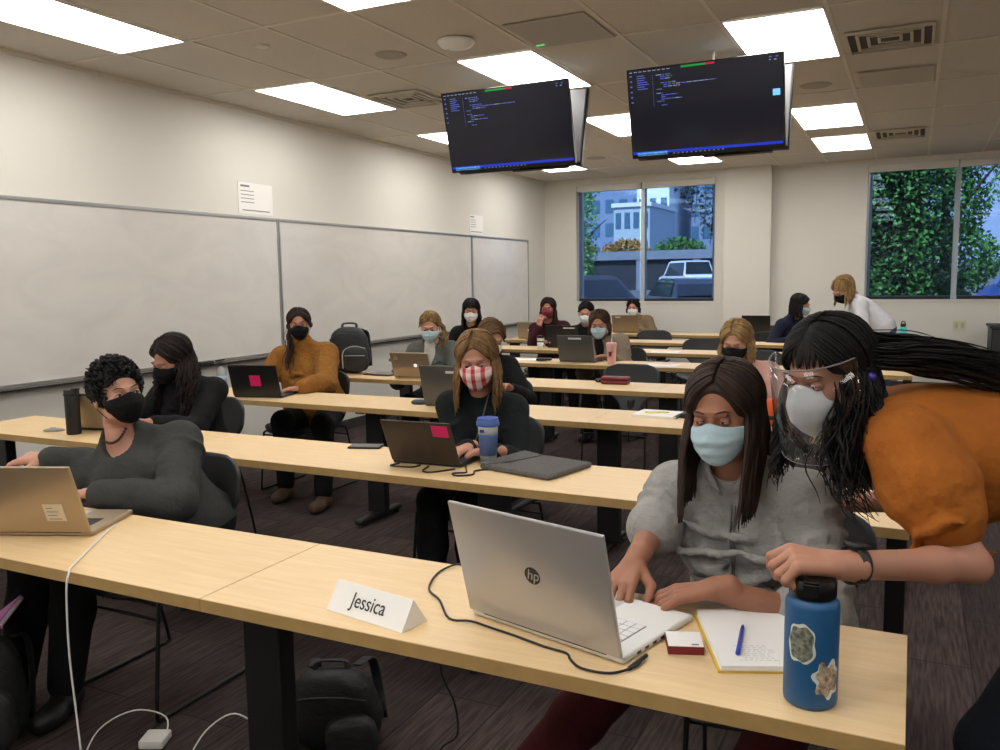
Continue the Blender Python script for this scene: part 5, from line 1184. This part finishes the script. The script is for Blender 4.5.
# ------------------------------------------------------------------ the people
m_blk = cloth('black_knit', srgb(22, 22, 24)); m_char = cloth('charcoal_jersey', srgb(60, 61, 60)); m_must = cloth('mustard_knit', srgb(140, 94, 42), bump=.6, bs=30); m_grnb = cloth('dark_green_black_knit', srgb(24, 30, 30))
m_shirt = cloth('grey_chambray', srgb(152, 150, 147), bs=22, bump=.6); m_card = cloth('grey_cardigan', srgb(88, 92, 88)); m_tee = cloth('white_tee', srgb(200, 196, 190)); m_mar = cloth('maroon_sweater', srgb(58, 26, 34)); m_khaki = cloth('khaki_jacket', srgb(132, 120, 104)); m_kh2 = cloth('olive_jacket', srgb(122, 104, 80))
m_pink = cloth('pale_pink_top', srgb(205, 160, 150)); m_navy = cloth('navy_top', srgb(30, 34, 54)); m_wht = cloth('white_blouse', srgb(205, 205, 212)); m_rust = cloth('mustard_blouse', srgb(160, 93, 34), bump=1.0, bs=9); m_dk = cloth('black_trousers', srgb(20, 20, 22)); m_burg = cloth('burgundy_trousers', srgb(72, 26, 30)); m_den = cloth('blue_jeans', srgb(70, 88, 120)); m_jn = cloth('dark_jeans', srgb(24, 28, 36))
h_blk = hair_mat('hair_black', srgb(17, 15, 17), srgb(12, 10, 12)); h_brn = hair_mat('hair_brown', srgb(64, 46, 36), srgb(34, 24, 20)); h_lbr = hair_mat('hair_light_brown', srgb(122, 94, 62), srgb(76, 56, 38)); h_bld = hair_mat('hair_blonde', srgb(176, 146, 98), srgb(116, 90, 56)); h_dkb = hair_mat('hair_dark_brown', srgb(40, 28, 24), srgb(22, 16, 14)); h_red = hair_mat('hair_auburn', srgb(52, 28, 24), srgb(28, 16, 14)); h_bk2 = hair_mat('hair_soft_black', srgb(24, 19, 18), srgb(10, 8, 8), rough=.6)
k_blk = cloth('mask_black', srgb(18, 18, 20), bump=.2, bs=60); k_blue = mat('mask_pale_blue', srgb(172, 196, 204), .75, bump=.15, bscale=90); k_wht = mat('mask_white', srgb(215, 215, 215), .75, bump=.15, bscale=60); k_mar = mat('mask_maroon', srgb(130, 40, 52), .8); k_loop = mat('mask_loop', srgb(220, 224, 226), .7)
def plaid():
    m = bpy.data.materials.new('mask_plaid'); m.use_nodes = True; nt = m.node_tree; N = nt.nodes; L = nt.links; b = N['Principled BSDF']; b.inputs['Roughness'].default_value = .85
    tc = N.new('ShaderNodeTexCoord'); sx = N.new('ShaderNodeSeparateXYZ'); L.new(tc.outputs['Object'], sx.inputs[0]); res = []
    for ax, per, wd in ((0, 52, .42), (2, 48, .36)):
        mu = N.new('ShaderNodeMath'); mu.operation = 'MULTIPLY'; mu.inputs[1].default_value = per/2; L.new(sx.outputs[ax], mu.inputs[0])
        fr = N.new('ShaderNodeMath'); fr.operation = 'FRACT'; ab = N.new('ShaderNodeMath'); ab.operation = 'ADD'; ab.inputs[1].default_value = 20.3; L.new(mu.outputs[0], ab.inputs[0]); L.new(ab.outputs[0], fr.inputs[0])
        lt = N.new('ShaderNodeMath'); lt.operation = 'LESS_THAN'; lt.inputs[1].default_value = wd; L.new(fr.outputs[0], lt.inputs[0]); res.append(lt)
    ad = N.new('ShaderNodeMath'); ad.operation = 'ADD'; sc = N.new('ShaderNodeMath'); sc.operation = 'MULTIPLY'; sc.inputs[1].default_value = .35; L.new(res[1].outputs[0], sc.inputs[0]); sc2 = N.new('ShaderNodeMath'); sc2.operation = 'MULTIPLY'; sc2.inputs[1].default_value = .65; L.new(res[0].outputs[0], sc2.inputs[0])
    L.new(sc.outputs[0], ad.inputs[0]); L.new(sc2.outputs[0], ad.inputs[1]); cr = N.new('ShaderNodeValToRGB'); e = cr.color_ramp; e.elements[0].color = (*srgb(225, 205, 200), 1); e.elements[1].color = (*srgb(176, 34, 44), 1); e.elements[0].position = .1; e.elements[1].position = .75
    L.new(ad.outputs[0], cr.inputs[0]); L.new(cr.outputs[0], b.inputs['Base Color']); return m
k_pl = plaid()
def glasses(p, m):
    H, M, s = p['H'], p['M'], p['hs']; mb = MB()
    for x in (-1, 1):
        mb.tube([(x*.034+.024*math.cos(a), -.108+.004*abs(math.cos(a)), .004+.020*math.sin(a)) for a in np.linspace(0, 2*PI, 20)], .0014, n=5, cap=False); mb.tube([(x*.058, -.103, .010), (x*.078, -.02, .008), (x*.08, .012, .0)], .0014, n=5)
    mb.tube([(-.010, -.109, .008), (0, -.112, .011), (.010, -.109, .008)], .0014, n=5)
    raw = Raw(); raw.mb(mb, m, lambda q: H+s*(q @ M.T)); return raw.build('glasses', p['root'], p['O'])
def watch(p, sd, m, t=.94, r=.031, w=.010):
    S_, E_, W_ = p['arms'][sd]; D = nrm(W_-E_); c = E_+(W_-E_)*t; mb = MB(); u = nrm(np.cross(D, V(0, 0, 1))); v = np.cross(D, u); vs = []; n = 24
    for k_, (dd, rr) in enumerate(((-w, 0), (-w, .003), (w, .003), (w, 0))):
        for i in range(n): a = 2*PI*i/n; vs.append(c+D*dd+(u*math.cos(a)+v*math.sin(a))*(r+rr))
    fs = [(k_*n+i, k_*n+(i+1) % n, ((k_+1) % 4)*n+(i+1) % n, ((k_+1) % 4)*n+i) for k_ in range(4) for i in range(n)]
    mb.add(vs, fs); up = -v if v[2] < 0 else v; q = c+up*(r+.004); X = np.array([D, u, up]).T
    vv = [q+X @ V(sx*.017, sy*.015, sz*.004) for sx in (-1, 1) for sy in (-1, 1) for sz in (-1, 1)]; mb.add(vv, [(0, 1, 3, 2), (4, 6, 7, 5), (0, 4, 5, 1), (2, 3, 7, 6), (0, 2, 6, 4), (1, 5, 7, 3)])
    raw = Raw(); raw.mb(mb, m); return raw.build('watch', p['root'], p['O'])

# --- A: near left, charcoal sweater, looking to the right
chair(-2.50, 2.15, .0, 'charcoal shell chair under the woman in charcoal sweater in the nearest row')
p = person('woman with short black curly hair and charcoal sweater, turned away from gold laptop', (-2.600, 2.12, 1.070), 72, -2, -6, (-2.50, 2.26, .53), 24, (-2.47, 1.90, .785), (-2.87, 2.01, .85), m_skin3, m_char, m_dk,
           hs=1.16, s=1.08, res=.009, hres=.0036, neck='v', heavy=1.3, top_kw=dict(folds=6, tf=0, sl=.026, o=.018), lid=.38, gaze=(.2, 0), shz=.73, elb_l=(-2.25, 2.04, .745), elb_r=(-2.74, 2.22, .77), gape=.34,
           hand_l=dict(D=(-1, .1, -.1), N=(0, 0, 1), curl=.3), hand_r=dict(D=(-.85, -.3, .0), N=(.1, -.2, 1), curl=.5), feet=((-2.62, 1.84, .085), (-2.80, 1.78, .085)), knees=((-2.58, 1.88, .54), (-2.74, 1.84, .54)))
add_mask(p['root'], p['H'], p['M'], p['hs'], k_blk, 'cloth', k_blk, p['O'])
curls(p, h_blk, n=620, seed=2, vol=.985, up=.014, L=.03, w=.0045)
m_bead = mat('necklace_beads', srgb(46, 26, 24), .4)
mb = MB(); 
for k in range(15):
    t = -.78+1.56*k/14; q = p['Nb']+p['Rv']*.062*t*p['s']+p['Fv']*(.072-.035*t*t)-p['U']*(.045*(1-t*t)-.02); mb.ball(q, .0055, n=8, k=6)
raw = Raw(); raw.mb(mb, m_bead); raw.build('necklace', p['root'], p['O'])

# --- B: second row left, long dark hair, looking down
chair(-3.66, 3.42, .05, 'charcoal shell chair under the dark haired woman behind the black tumbler')
p = person('woman with long wavy dark hair and black top looking down beside the black tumbler', (-3.640, 3.33, 1.055), -6, 26, 4, (-3.62, 3.50, .53), 20, (-3.47, 3.02, .785), (-3.78, 3.04, .79), m_skin, m_blk, m_dk, hs=1.22, s=1.03, res=.011, hres=.0045, lid=.02, gaze=(0, .6), top_kw=dict(folds=3))
add_mask(p['root'], p['H'], p['M'], p['hs'], k_blk, 'cloth', k_blk, p['O'])
hair(p, h_dkb, length=.26, back=.26, phi0=60, n=240, vol=1.04, spread=1.6, wave=.018, wl=.09, w=.008, part=-.01, seed=4)

# --- C: third row, mustard sweater
chair(-3.93, 4.80, .0, 'charcoal shell chair under the woman in mustard sweater')
p = person('woman in mustard knit sweater with glasses, black mask and long brown hair over one shoulder', (-3.949, 4.78, 1.165), 36, 4, -3, (-3.95, 4.95, .53), 14, (-3.66, 4.43, .785), (-4.16, 4.45, .785), m_skin, m_must, m_dk, hs=1.10, s=1.06, res=.010, hres=.0045, neck='turtle', heavy=1.2,
           top_kw=dict(o=.022, sl=.034, folds=3, loose=True), hand_l=dict(D=(-.75, -.6, -.1), curl=.3), hand_r=dict(D=(.6, -.8, 0)), feet=((-3.45, 4.35, .085), (-3.85, 4.45, .085)), knees=((-3.55, 4.5, .53), (-3.9, 4.5, .53)), shoe=mat('brown_shoe', srgb(84, 60, 44), .6))
add_mask(p['root'], p['H'], p['M'], p['hs'], k_blk, 'surgical', k_blk, p['O'])
hair(p, h_brn, length=.035, back=.03, phi0=64, n=150, wave=.002, w=.008, part=0, seed=5)
H, M_, hs_ = p['H'], p['M'], p['hs']; W = lambda x, y, z: H+hs_*(M_ @ V(x, y, z))
lock_bundle(p, 'long_hair_lock', [[W(-.07, .02, .0), W(-.085, -.0, -.07), W(-.085, -.04, -.14), W(-.095, -.085, -.24), W(-.115, -.11, -.34)], [W(-.06, .05, -.02), W(-.075, .02, -.09), W(-.08, -.03, -.17), W(-.11, -.09, -.28), W(-.125, -.11, -.36)]], h_brn, n=46, rad=.026, w=.006, wave=.006)
glasses(p, mat('glasses_frame', srgb(36, 32, 32), .3)); watch(p, 1, m_blackp)

# --- D: second row middle, plaid mask
chair(-1.80, 3.44, -.05, 'charcoal shell chair under the woman in plaid mask')
p = person('woman with light brown hair and red plaid mask behind the bronze laptop', (-1.735, 3.30, 1.105), 20, 12, -3, (-1.80, 3.50, .53), 12, (-1.53, 3.05, .782), (-1.665, 3.075, .785), m_skin, m_grnb, m_dk, hs=1.24, s=.98, res=.009, hres=.0036, neck='crew', heavy=1.0, lid=.25, gaze=(.1, .25), top_kw=dict(folds=4),
           hand_l=dict(D=(-.9, -.35, -.05), curl=.45), hand_r=dict(D=(-.25, -.95, -.1), curl=.75), feet=((-1.65, 3.05, .085), (-1.78, 2.92, .085)), knees=((-1.68, 3.1, .53), (-1.86, 3.1, .53)), pole_l=(.25, .45, -.9), pole_r=(-.3, .45, -.9), browm=m_browb)
add_mask(p['root'], p['H'], p['M'], p['hs'], k_pl, 'cloth', k_loop, p['O'])
h_mix = hair_mat('hair_light_brown_blonde', srgb(150, 116, 74), srgb(84, 62, 42))
hair(p, h_mix, length=.20, back=.17, phi0=54, n=230, wave=.006, wl=.14, w=.0078, part=-.012, seed=7)
mb = MB(); q0 = p['Nb']; mb.tube([q0+p['Rv']*.05+p['Fv']*.05, q0+p['Rv']*.03+p['Fv']*.13-p['U']*.10, q0+p['Fv']*.16-p['U']*.20, q0-p['Rv']*.02+p['Fv']*.165-p['U']*.24], .003, n=6, smooth=3); mb.ball(q0-p['Rv']*.02+p['Fv']*.168-p['U']*.25, .009, n=10, k=6)
raw = Raw(); raw.mb(mb, mat('lanyard_grey', srgb(90, 94, 100), .5)); raw.build('lanyard', p['root'], p['O'])

# --- E: third row, partly hidden behind D
chair(-2.50, 4.88, -.1, 'charcoal shell chair behind the woman in plaid mask, third row')
p = person('person with pinned up light brown hair, half hidden behind the woman in plaid mask', (-2.42, 4.80, 1.095), 50, 24, 8, (-2.50, 4.95, .53), 20, (-2.20, 4.62, .82), (-2.62, 4.5, .785), m_skin, m_blk, m_dk, hs=1.06, s=.95, res=.012, hres=.0055, top_kw=dict(folds=1))
add_mask(p['root'], p['H'], p['M'], p['hs'], k_wht, 'surgical', k_loop, p['O']); hair(p, h_lbr, length=.02, back=.02, phi0=72, n=110, w=.009, part=.02, seed=9, vol=1.06)
mb = MB(); mb.tube([p['Nb']+p['Rv']*.07*math.cos(a)+p['Fv']*.07*math.sin(a)+p['U']*.02 for a in np.linspace(0, 2*PI, 16)], .02, n=8); raw = Raw(); raw.mb(mb, mat('cream_collar', srgb(200, 185, 150), .8)); raw.build('collar', p['root'], p['O'])

# --- F: fourth row, grey cardigan
chair(-3.60, 6.06, .0, 'charcoal shell chair under the woman in grey cardigan')
p = person('woman with pulled back blonde hair, pale blue mask, grey cardigan and white top', (-3.575, 5.98, 1.085), 22, 18, 0, (-3.60, 6.18, .53), 10, (-3.36, 5.70, .785), (-3.72, 5.72, .785), m_skin3, m_card, m_dk, hs=1.14, s=1.05, res=.012, hres=.005, neck='scoop', top_kw=dict(o=.02, folds=2, name='cardigan'), lid=.1, browm=m_browb)
raw = Raw(); f = Field(p['Nb']-.36, p['Nb']+.2, .010); T_ = p['T']; f.ell(T_(0, .055, .60), V(.062, .085, .24), np.array([p['Rv'], p['Fv'], p['U']]).T, .02); Pm, Q = f.mesh(); raw.add(relax(Pm, Q, 1), Q, m_tee); raw.build('white_top', p['root'], p['O'])
add_mask(p['root'], p['H'], p['M'], p['hs'], k_blue, 'surgical', k_loop, p['O']); hair(p, h_bld, length=.015, back=.02, phi0=74, n=120, w=.008, part=0, seed=11)
lock_bundle(p, 'ponytail', [[p['H']+V(.03, .10, .03), p['H']+V(.07, .11, -.04), p['H']+V(.10, .06, -.13), p['H']+V(.10, .0, -.20)]], h_bld, n=30, rad=.022, w=.007)

# --- G: fifth row left
chair(-4.02, 7.54, .0, 'charcoal shell chair under the dark haired woman in white mask by the whiteboard')
p = person('woman with black hair and bangs, white mask and dark top near the whiteboard end', (-4.000, 7.50, 1.155), 24, 10, 2, (-4.03, 7.65, .53), 10, (-3.86, 7.2, .785), (-4.15, 7.2, .785), m_skin, m_blk, m_dk, hs=1.12, s=1.05, res=.013, hres=.0055)
add_mask(p['root'], p['H'], p['M'], p['hs'], k_wht, 'surgical', k_loop, p['O']); hair(p, h_blk, length=.20, back=.22, phi0=66, n=120, w=.011, bangs=26, seed=12)
# --- H: sixth row left, maroon
chair(-3.72, 8.84, .0, 'charcoal shell chair under the woman in maroon sweater')
p = person('woman with long dark auburn hair, maroon mask and maroon sweater, hand raised to chin', (-3.700, 8.78, 1.130), 12, 6, 4, (-3.70, 8.96, .53), 8, (-3.50, 8.50, .785), (-3.74, 8.62, .955), m_skin, m_mar, m_dk, hs=1.12, s=1.05, res=.013, hres=.0055, hand_r=dict(D=(.15, .15, .95), N=(-.3, -.9, 0), curl=.6), elb_r=(-3.84, 8.66, .76), heavy=1.15)
add_mask(p['root'], p['H'], p['M'], p['hs'], k_mar, 'cloth', k_mar, p['O']); hair(p, h_red, length=.24, back=.26, phi0=58, n=140, w=.011, wave=.012, seed=13)
# --- I: sixth row behind black laptop
chair(-3.22, 8.84, .0, 'charcoal shell chair under the student hidden behind the black laptop')
p = person('person with black tied back hair and pale mask, half hidden behind the black laptop', (-3.245, 8.78, 1.085), 14, 16, 2, (-3.24, 8.95, .53), 8, (-3.10, 8.5, .785), (-3.42, 8.5, .785), m_skin, m_blk, m_dk, hs=1.12, s=1.0, res=.014, hres=.0055)
add_mask(p['root'], p['H'], p['M'], p['hs'], k_wht, 'surgical', k_loop, p['O']); hair(p, h_blk, length=.01, back=.01, phi0=80, n=80, w=.009, seed=14)
# --- J: fifth row, khaki jacket, blue mask
chair(-2.50, 7.54, -.1, 'charcoal shell chair under the woman in khaki jacket beside the pink cup')
p = person('woman in khaki jacket with brown hair and pale blue mask, leaning toward the grey laptop', (-2.610, 7.42, 1.035), 8, 14, -2, (-2.50, 7.62, .53), -4, (-2.42, 7.16, .79), (-2.66, 7.14, .79), m_skin, m_khaki, m_dk, hs=1.24, s=1.06, res=.011, hres=.005, heavy=1.08, top_kw=dict(o=.022, sl=.034, folds=4, loose=True, name='jacket'), hand_l=dict(D=(-.9, -.3, 0)), pole_l=(.3, .4, -.8))
raw = Raw(); f = Field(p['Nb']-.36, p['Nb']+.2, .010); T_ = p['T']; f.ell(T_(0, .075, .58), V(.055, .085, .24), np.array([p['Rv'], p['Fv'], p['U']]).T, .02); Pm, Q = f.mesh(); raw.add(relax(Pm, Q, 1), Q, m_blk); raw.build('black_top', p['root'], p['O'])
add_mask(p['root'], p['H'], p['M'], p['hs'], k_blue, 'surgical', k_loop, p['O']); hair(p, h_lbr if 0 else hair_mat('hair_mid_brown', srgb(84, 58, 40), srgb(48, 34, 26)), length=.10, back=.08, phi0=64, n=140, w=.010, seed=15)
# --- K: rearmost row
chair(-3.46, 11.40, .0, 'charcoal shell chair under the student in olive jacket, rearmost row'); 
p = person('person in olive tan jacket with black hair and white mask in the rearmost row', (-3.490, 11.32, 1.040), 6, 4, 0, (-3.42, 11.48, .53), 0, (-3.32, 11.08, .785), (-3.6, 11.06, .785), m_skin, m_kh2, m_dk, hs=1.16, s=1.05, res=.014, hres=.006, heavy=1.25, top_kw=dict(o=.03, sl=.03, loose=True, name='jacket'))
add_mask(p['root'], p['H'], p['M'], p['hs'], k_wht, 'surgical', k_loop, p['O']); hair(p, h_blk, length=.07, back=.08, phi0=66, n=90, w=.012, seed=16)
# --- L: blonde with black mask behind the woman in the grey shirt
chair(-.85, 5.05, .0, 'charcoal shell chair under the blonde woman in pink top')
p = person('blonde woman with black mask and pale pink top behind the woman in grey shirt', (-.905, 4.92, 1.090), -2, 20, 2, (-.84, 5.12, .53), 0, (-.68, 4.62, .785), (-1.0, 4.62, .785), m_skin3, m_pink, m_jn, hs=1.16, s=1.03, res=.011, hres=.0045, neck='scoop', lid=-.1, gaze=(0, .7), browm=m_browb, top_kw=dict(folds=2))
add_mask(p['root'], p['H'], p['M'], p['hs'], k_blk, 'cloth', k_blk, p['O']); hair(p, h_bld, length=.13, back=.12, phi0=58, n=190, w=.0085, wave=.012, wl=.08, part=-.01, seed=17)
# --- M: dark haired, facing right at the back
chair(-1.42, 10.10, .5, 'charcoal shell chair under the dark haired student facing right at the back')
p = person('student with long dark hair and navy top facing right, beside the standing blonde woman', (-1.135, 9.97, 1.135), 95, 18, 0, (-1.38, 10.12, .53), 60, (-.98, 9.75, .785), (-1.2, 9.7, .785), m_skin, m_navy, m_jn, hs=1.12, s=1.03, res=.014, hres=.0055)
add_mask(p['root'], p['H'], p['M'], p['hs'], k_blue, 'surgical', k_loop, p['O']); hair(p, h_bk2, length=.16, back=.22, phi0=70, n=130, w=.011, seed=18)
# --- N: blonde standing, bending
p = person('blonde woman in white blouse and jeans standing bent over at the back of the room', (-.690, 9.98, 1.300), -48, 42, 0, (-.30, 10.10, .86), -78, (-.72, 9.74, .86), (-.80, 9.98, .80), m_skin3, m_wht, m_den, hs=1.34, s=1.05, res=.013, hres=.0055, standing=True, knees=((-.30, 10.02, .48), (-.30, 10.2, .48)), feet=((-.25, 10.02, .085), (-.25, 10.2, .085)), group='standing helpers', top_kw=dict(o=.02, loose=True, name='blouse'), heavy=1.1)
add_mask(p['root'], p['H'], p['M'], p['hs'], k_blk, 'cloth', k_blk, p['O']); hair(p, h_bld, length=.14, back=.12, phi0=56, n=150, w=.011, seed=19, wave=.008)

# --- Woman in the grey shirt (nearest row)
chair(-.27, 2.27, .10, 'charcoal shell chair under the woman in grey shirt in the nearest row')
p = person('woman in grey button shirt with long brown hair and pale blue mask typing', (-.400, 2.04, 1.140), -8, 10, -4, (-.34, 2.30, .53), -6, (-.372, 1.822, .800), (-.575, 1.880, .812), m_skin2, m_shirt, m_burg, hs=1.13, s=1.05, res=.0065, hres=.0024, sleeve='rolled', neck='collar', heavy=1.12, lid=.0, gaze=(-.2, .55), gape=.4,
           top_kw=dict(o=.017, sl=.016, folds=14, name='shirt', smooth=1), handres=.0026, hand_l=dict(D=(-.93, -.28, -.22), N=(-.15, -.1, 1), curl=.42, splay=1.2), hand_r=dict(D=(-.12, -.92, -.34), N=(-.1, -.25, 1), curl=.6, splay=1.3),
           pole_l=(.75, .05, -.55), elb_r=(-.565, 2.075, .870), feet=((-.35, 1.75, .085), (-.95, 1.92, .085)), knees=((-.22, 1.92, .54), (-.60, 1.92, .54)), shoe=mat('grey_shoe', srgb(92, 92, 92), .7))
add_mask(p['root'], p['H'], p['M'], p['hs'], k_blue, 'surgical', k_loop, p['O'])
def jfree(q, sd, phi, t):
    # hanging hair drapes forward over the shoulders
    if phi < 125: return q+V(-sd*.012*t, -.050*t, 0)
    return q+V(0, .02*t, 0)
hair(p, h_brn, length=.25, back=.20, phi0=55, n=460, vol=1.05, spread=1.3, wave=.003, wl=.2, w=.0062, len_jit=.05, part=.008, seed=21, h=.004, free=jfree)
# collar, placket, buttons and cuffs
raw = Raw(); mb = MB(); Nb, Rv_, Fv_, U_ = p['Nb'], p['Rv'], p['Fv'], p['U']
for sd in (-1, 1):
    P_ = [Nb-Fv_*.055+U_*.045, Nb+Rv_*sd*.060-Fv_*.01+U_*.035, Nb+Rv_*sd*.052+Fv_*.055+U_*.005, Nb+Rv_*sd*.018+Fv_*.085-U_*.035]; mb.tube(P_, [.010, .014, .017, .004], n=8, smooth=4, flat=.35)
raw.mb(mb, m_shirt); raw.build('collar', p['top'], p['O'])
def surf_pts(p, ts, x0=0, extra=.004):
    # points on the front of the top found by ray casting the finished mesh
    o = p['top']; me = o.data; bm_ = bmesh.new(); bm_.from_mesh(me)
    from mathutils.bvhtree import BVHTree
    tr = BVHTree.FromBMesh(bm_); out = []
    for t in ts:
        c = p['T'](x0, 0, t)-p['O']; st = c+p['Fv']*.5; r = tr.ray_cast(Vector(st), Vector(-p['Fv']))
        if r[0] is not None: out.append(np.array(r[0])+p['Fv']*extra+p['O'])
    bm_.free(); return out
pts = surf_pts(p, np.linspace(.86, .10, 14), .006)
if len(pts) > 3:
    mb = MB(); mb.tube(pts, .009, n=8, smooth=2, flat=.25); raw = Raw(); raw.mb(mb, m_shirt); raw.build('placket', p['top'], p['O'])
    mb = MB(); mb.tube([q+Rv_*.010 for q in pts], .0012, n=5, smooth=2); raw = Raw(); raw.mb(mb, mat('seam_shadow', srgb(88, 86, 84), .9)); raw.build('placket_seam', p['top'], p['O'])
    for q in pts[1::3]:
        mb = MB(); mb.ball(q+Fv_*.004, .0048, n=10, k=6); raw = Raw(); raw.mb(mb, mat('button', srgb(110, 104, 98), .4)); raw.build('button', p['top'], p['O'])

# --- Standing woman with face shield
p = person('standing woman with long black hair, face shield and mustard blouse, leaning over nearest table', (-.158, 1.90, 1.262), -30, 18, 0, (.43, 2.08, 1.05), -82, (-.098, 1.535, .985), (-.12, 2.32, .90), m_skin, m_rust, m_jn, hs=1.12, s=1.0, res=.008, hres=.003, sleeve='puff', neck='crew', standing=True, group='standing helpers',
           armr=.86, knees=((.185, 1.90, .52), (.36, 2.20, .52)), feet=((.36, 1.95, .085), (.56, 2.24, .085)), hand_l=dict(D=(-.90, -.38, .12), N=(-.15, -.35, 1), curl=1.15), handres=.003, elb_l=(.118, 1.755, .945), pole_r=(.3, .5, -.8), lid=-.05, gaze=(-.2, .5), heavy=1.05, shz=.83, top_kw=dict(o=.026, folds=4, name='blouse', smooth=0))
add_mask(p['root'], p['H'], p['M'], p['hs'], k_wht, 'kn95', k_loop, p['O'])
def sfree(q, sd, phi, t):
    return q+V(sd*.012*t, -.02*t*(phi < 110), 0)
hair(p, h_bk2, length=.24, back=.22, phi0=60, n=380, wave=.012, wl=.11, w=.0048, part=0, seed=25, h=.0045, bangs=60, free=sfree, phi_max=150, curl=.08)
H = p['H']
lock_bundle(p, 'long_hair', [[H+V(.03, .06, 0.085), H+V(.09, .10, 0.065), H+V(.16, .12, 0.057), H+V(.26, .13, 0.032), H+V(.38, .14, -0.008), H+V(.48, .16, -0.058)], [H+V(.05, .04, 0.025), H+V(.11, .07, 0.032), H+V(.18, .09, 0.022), H+V(.28, .11, 0.007), H+V(.40, .13, -0.028), H+V(.5, .15, -0.078)],
            [H+V(.05, .0, 0.045), H+V(.10, .01, 0.035), H+V(.17, .03, 0.037), H+V(.27, .06, 0.022), H+V(.38, .09, -0.008)]], h_bk2, n=360, rad=.027, w=.004, wave=.014, wl=.22, seed=26, end=.6)
lock_bundle(p, 'side_hair', [[H+V(.03, -.03, .03), H+V(.05, -.06, -.05), H+V(.035, -.07, -.15), H+V(.05, -.08, -.22), H+V(.09, -.07, -.27)], [H+V(.05, -.02, .02), H+V(.07, -.04, -.06), H+V(.075, -.05, -.14), H+V(.10, -.06, -.20)]], h_bk2, n=300, rad=.040, w=.0042, wave=.010, wl=.14, seed=27, end=.55)
watch(p, 1, m_blackp, t=.90, r=.0315, w=.010)
mb = MB(); mb.ball(H+p['hs']*(p['M'] @ V(.096, .012, -.004)), .009, n=12, k=8); raw = Raw(); raw.mb(mb, mat('purple_clip', srgb(62, 40, 150), .3)); raw.build('hair_clip', p['root'], p['O'])
# clear face shield with a brow band
def film():
    m = bpy.data.materials.new('clear_film'); m.use_nodes = True; nt = m.node_tree; N = nt.nodes; L = nt.links
    for n in list(N): N.remove(n)
    out = N.new('ShaderNodeOutputMaterial'); t = N.new('ShaderNodeBsdfTransparent'); t.inputs[0].default_value = (.93, .94, .95, 1); g = N.new('ShaderNodeBsdfGlossy'); g.inputs['Roughness'].default_value = .08
    lw = N.new('ShaderNodeLayerWeight'); lw.inputs[0].default_value = .25; mx = N.new('ShaderNodeMixShader'); mp = N.new('ShaderNodeMath'); mp.operation = 'MULTIPLY'; mp.inputs[1].default_value = .45
    L.new(lw.outputs['Facing'], mp.inputs[0]); L.new(mp.outputs[0], mx.inputs[0]); L.new(t.outputs[0], mx.inputs[1]); L.new(g.outputs[0], mx.inputs[2]); L.new(mx.outputs[0], out.inputs[0]); return m
m_film = film()
def ring(r, z, y0=-.012, a=80, n=25): return [(r*.86*math.sin(math.radians(t)), y0-r*math.cos(math.radians(t)), z) for t in np.linspace(-a, a, n)]
hw = lambda q: H+p['hs']*(np.asarray(q) @ p['M'].T)
A_, B_, C_ = ring(.116, .058), ring(.128, -.05), ring(.126, -.155); nn = 25; vs = A_+B_+C_; fs = [[i, i+1, nn+i+1, nn+i] for i in range(nn-1)]+[[nn+i, nn+i+1, 2*nn+i+1, 2*nn+i] for i in range(nn-1)]
raw = Raw(); raw.add(hw(np.array(vs)), fs, m_film); so_ = raw.build('face_shield', p['root'], p['O']); md = so_.modifiers.new('thick', 'SOLIDIFY'); md.thickness = .0006
mb = MB(); mb.tube(ring(.1165, .058, a=78), .0016, n=6); raw = Raw(); raw.mb(mb, mat('film_edge', srgb(120, 120, 122), .3), hw); raw.build('brow_band', so_, p['O'])
mb = MB(); mb.tube(ring(.1265, -.155, a=80), .0008, n=5); raw = Raw(); raw.mb(mb, mat('film_edge', srgb(200, 205, 210), .2), hw); raw.build('film_edge', so_, p['O'])

# ---- empty chairs
chair(-1.92, 5.96, .0, 'empty chair behind the dark red case in the fourth row')
chair(-1.25, 7.52, -.1, 'empty chair in the fifth row right of the blonde woman in pink')
chair(-1.98, 8.82, .1, 'empty chair in the sixth row just left of the blonde woman in pink')
chair(-2.90, 10.06, .0, 'empty chair in the seventh row right of the tan laptop')
chair(-4.15, 10.05, .1, 'empty chair in the seventh row nearest the back left corner')
chair(-1.75, 11.40, .0, 'empty chair behind the black laptop in the rearmost row')
chair(.02-.55, 7.52, .0, 'empty chair at the right end of the fifth row')
# ------------------------------------------------------------------ world and view
sc = bpy.context.scene
w = bpy.data.worlds.new('sky'); sc.world = w; w.use_nodes = True
bg = w.node_tree.nodes['Background']; bg.inputs[0].default_value = (.45, .62, 1.0, 1); bg.inputs[1].default_value = 1.8
sc.view_settings.view_transform = 'Standard'; sc.view_settings.look = 'None'; sc.view_settings.gamma = 1; sc.view_settings.use_curve_mapping = False
sc.view_settings.exposure = 0.0
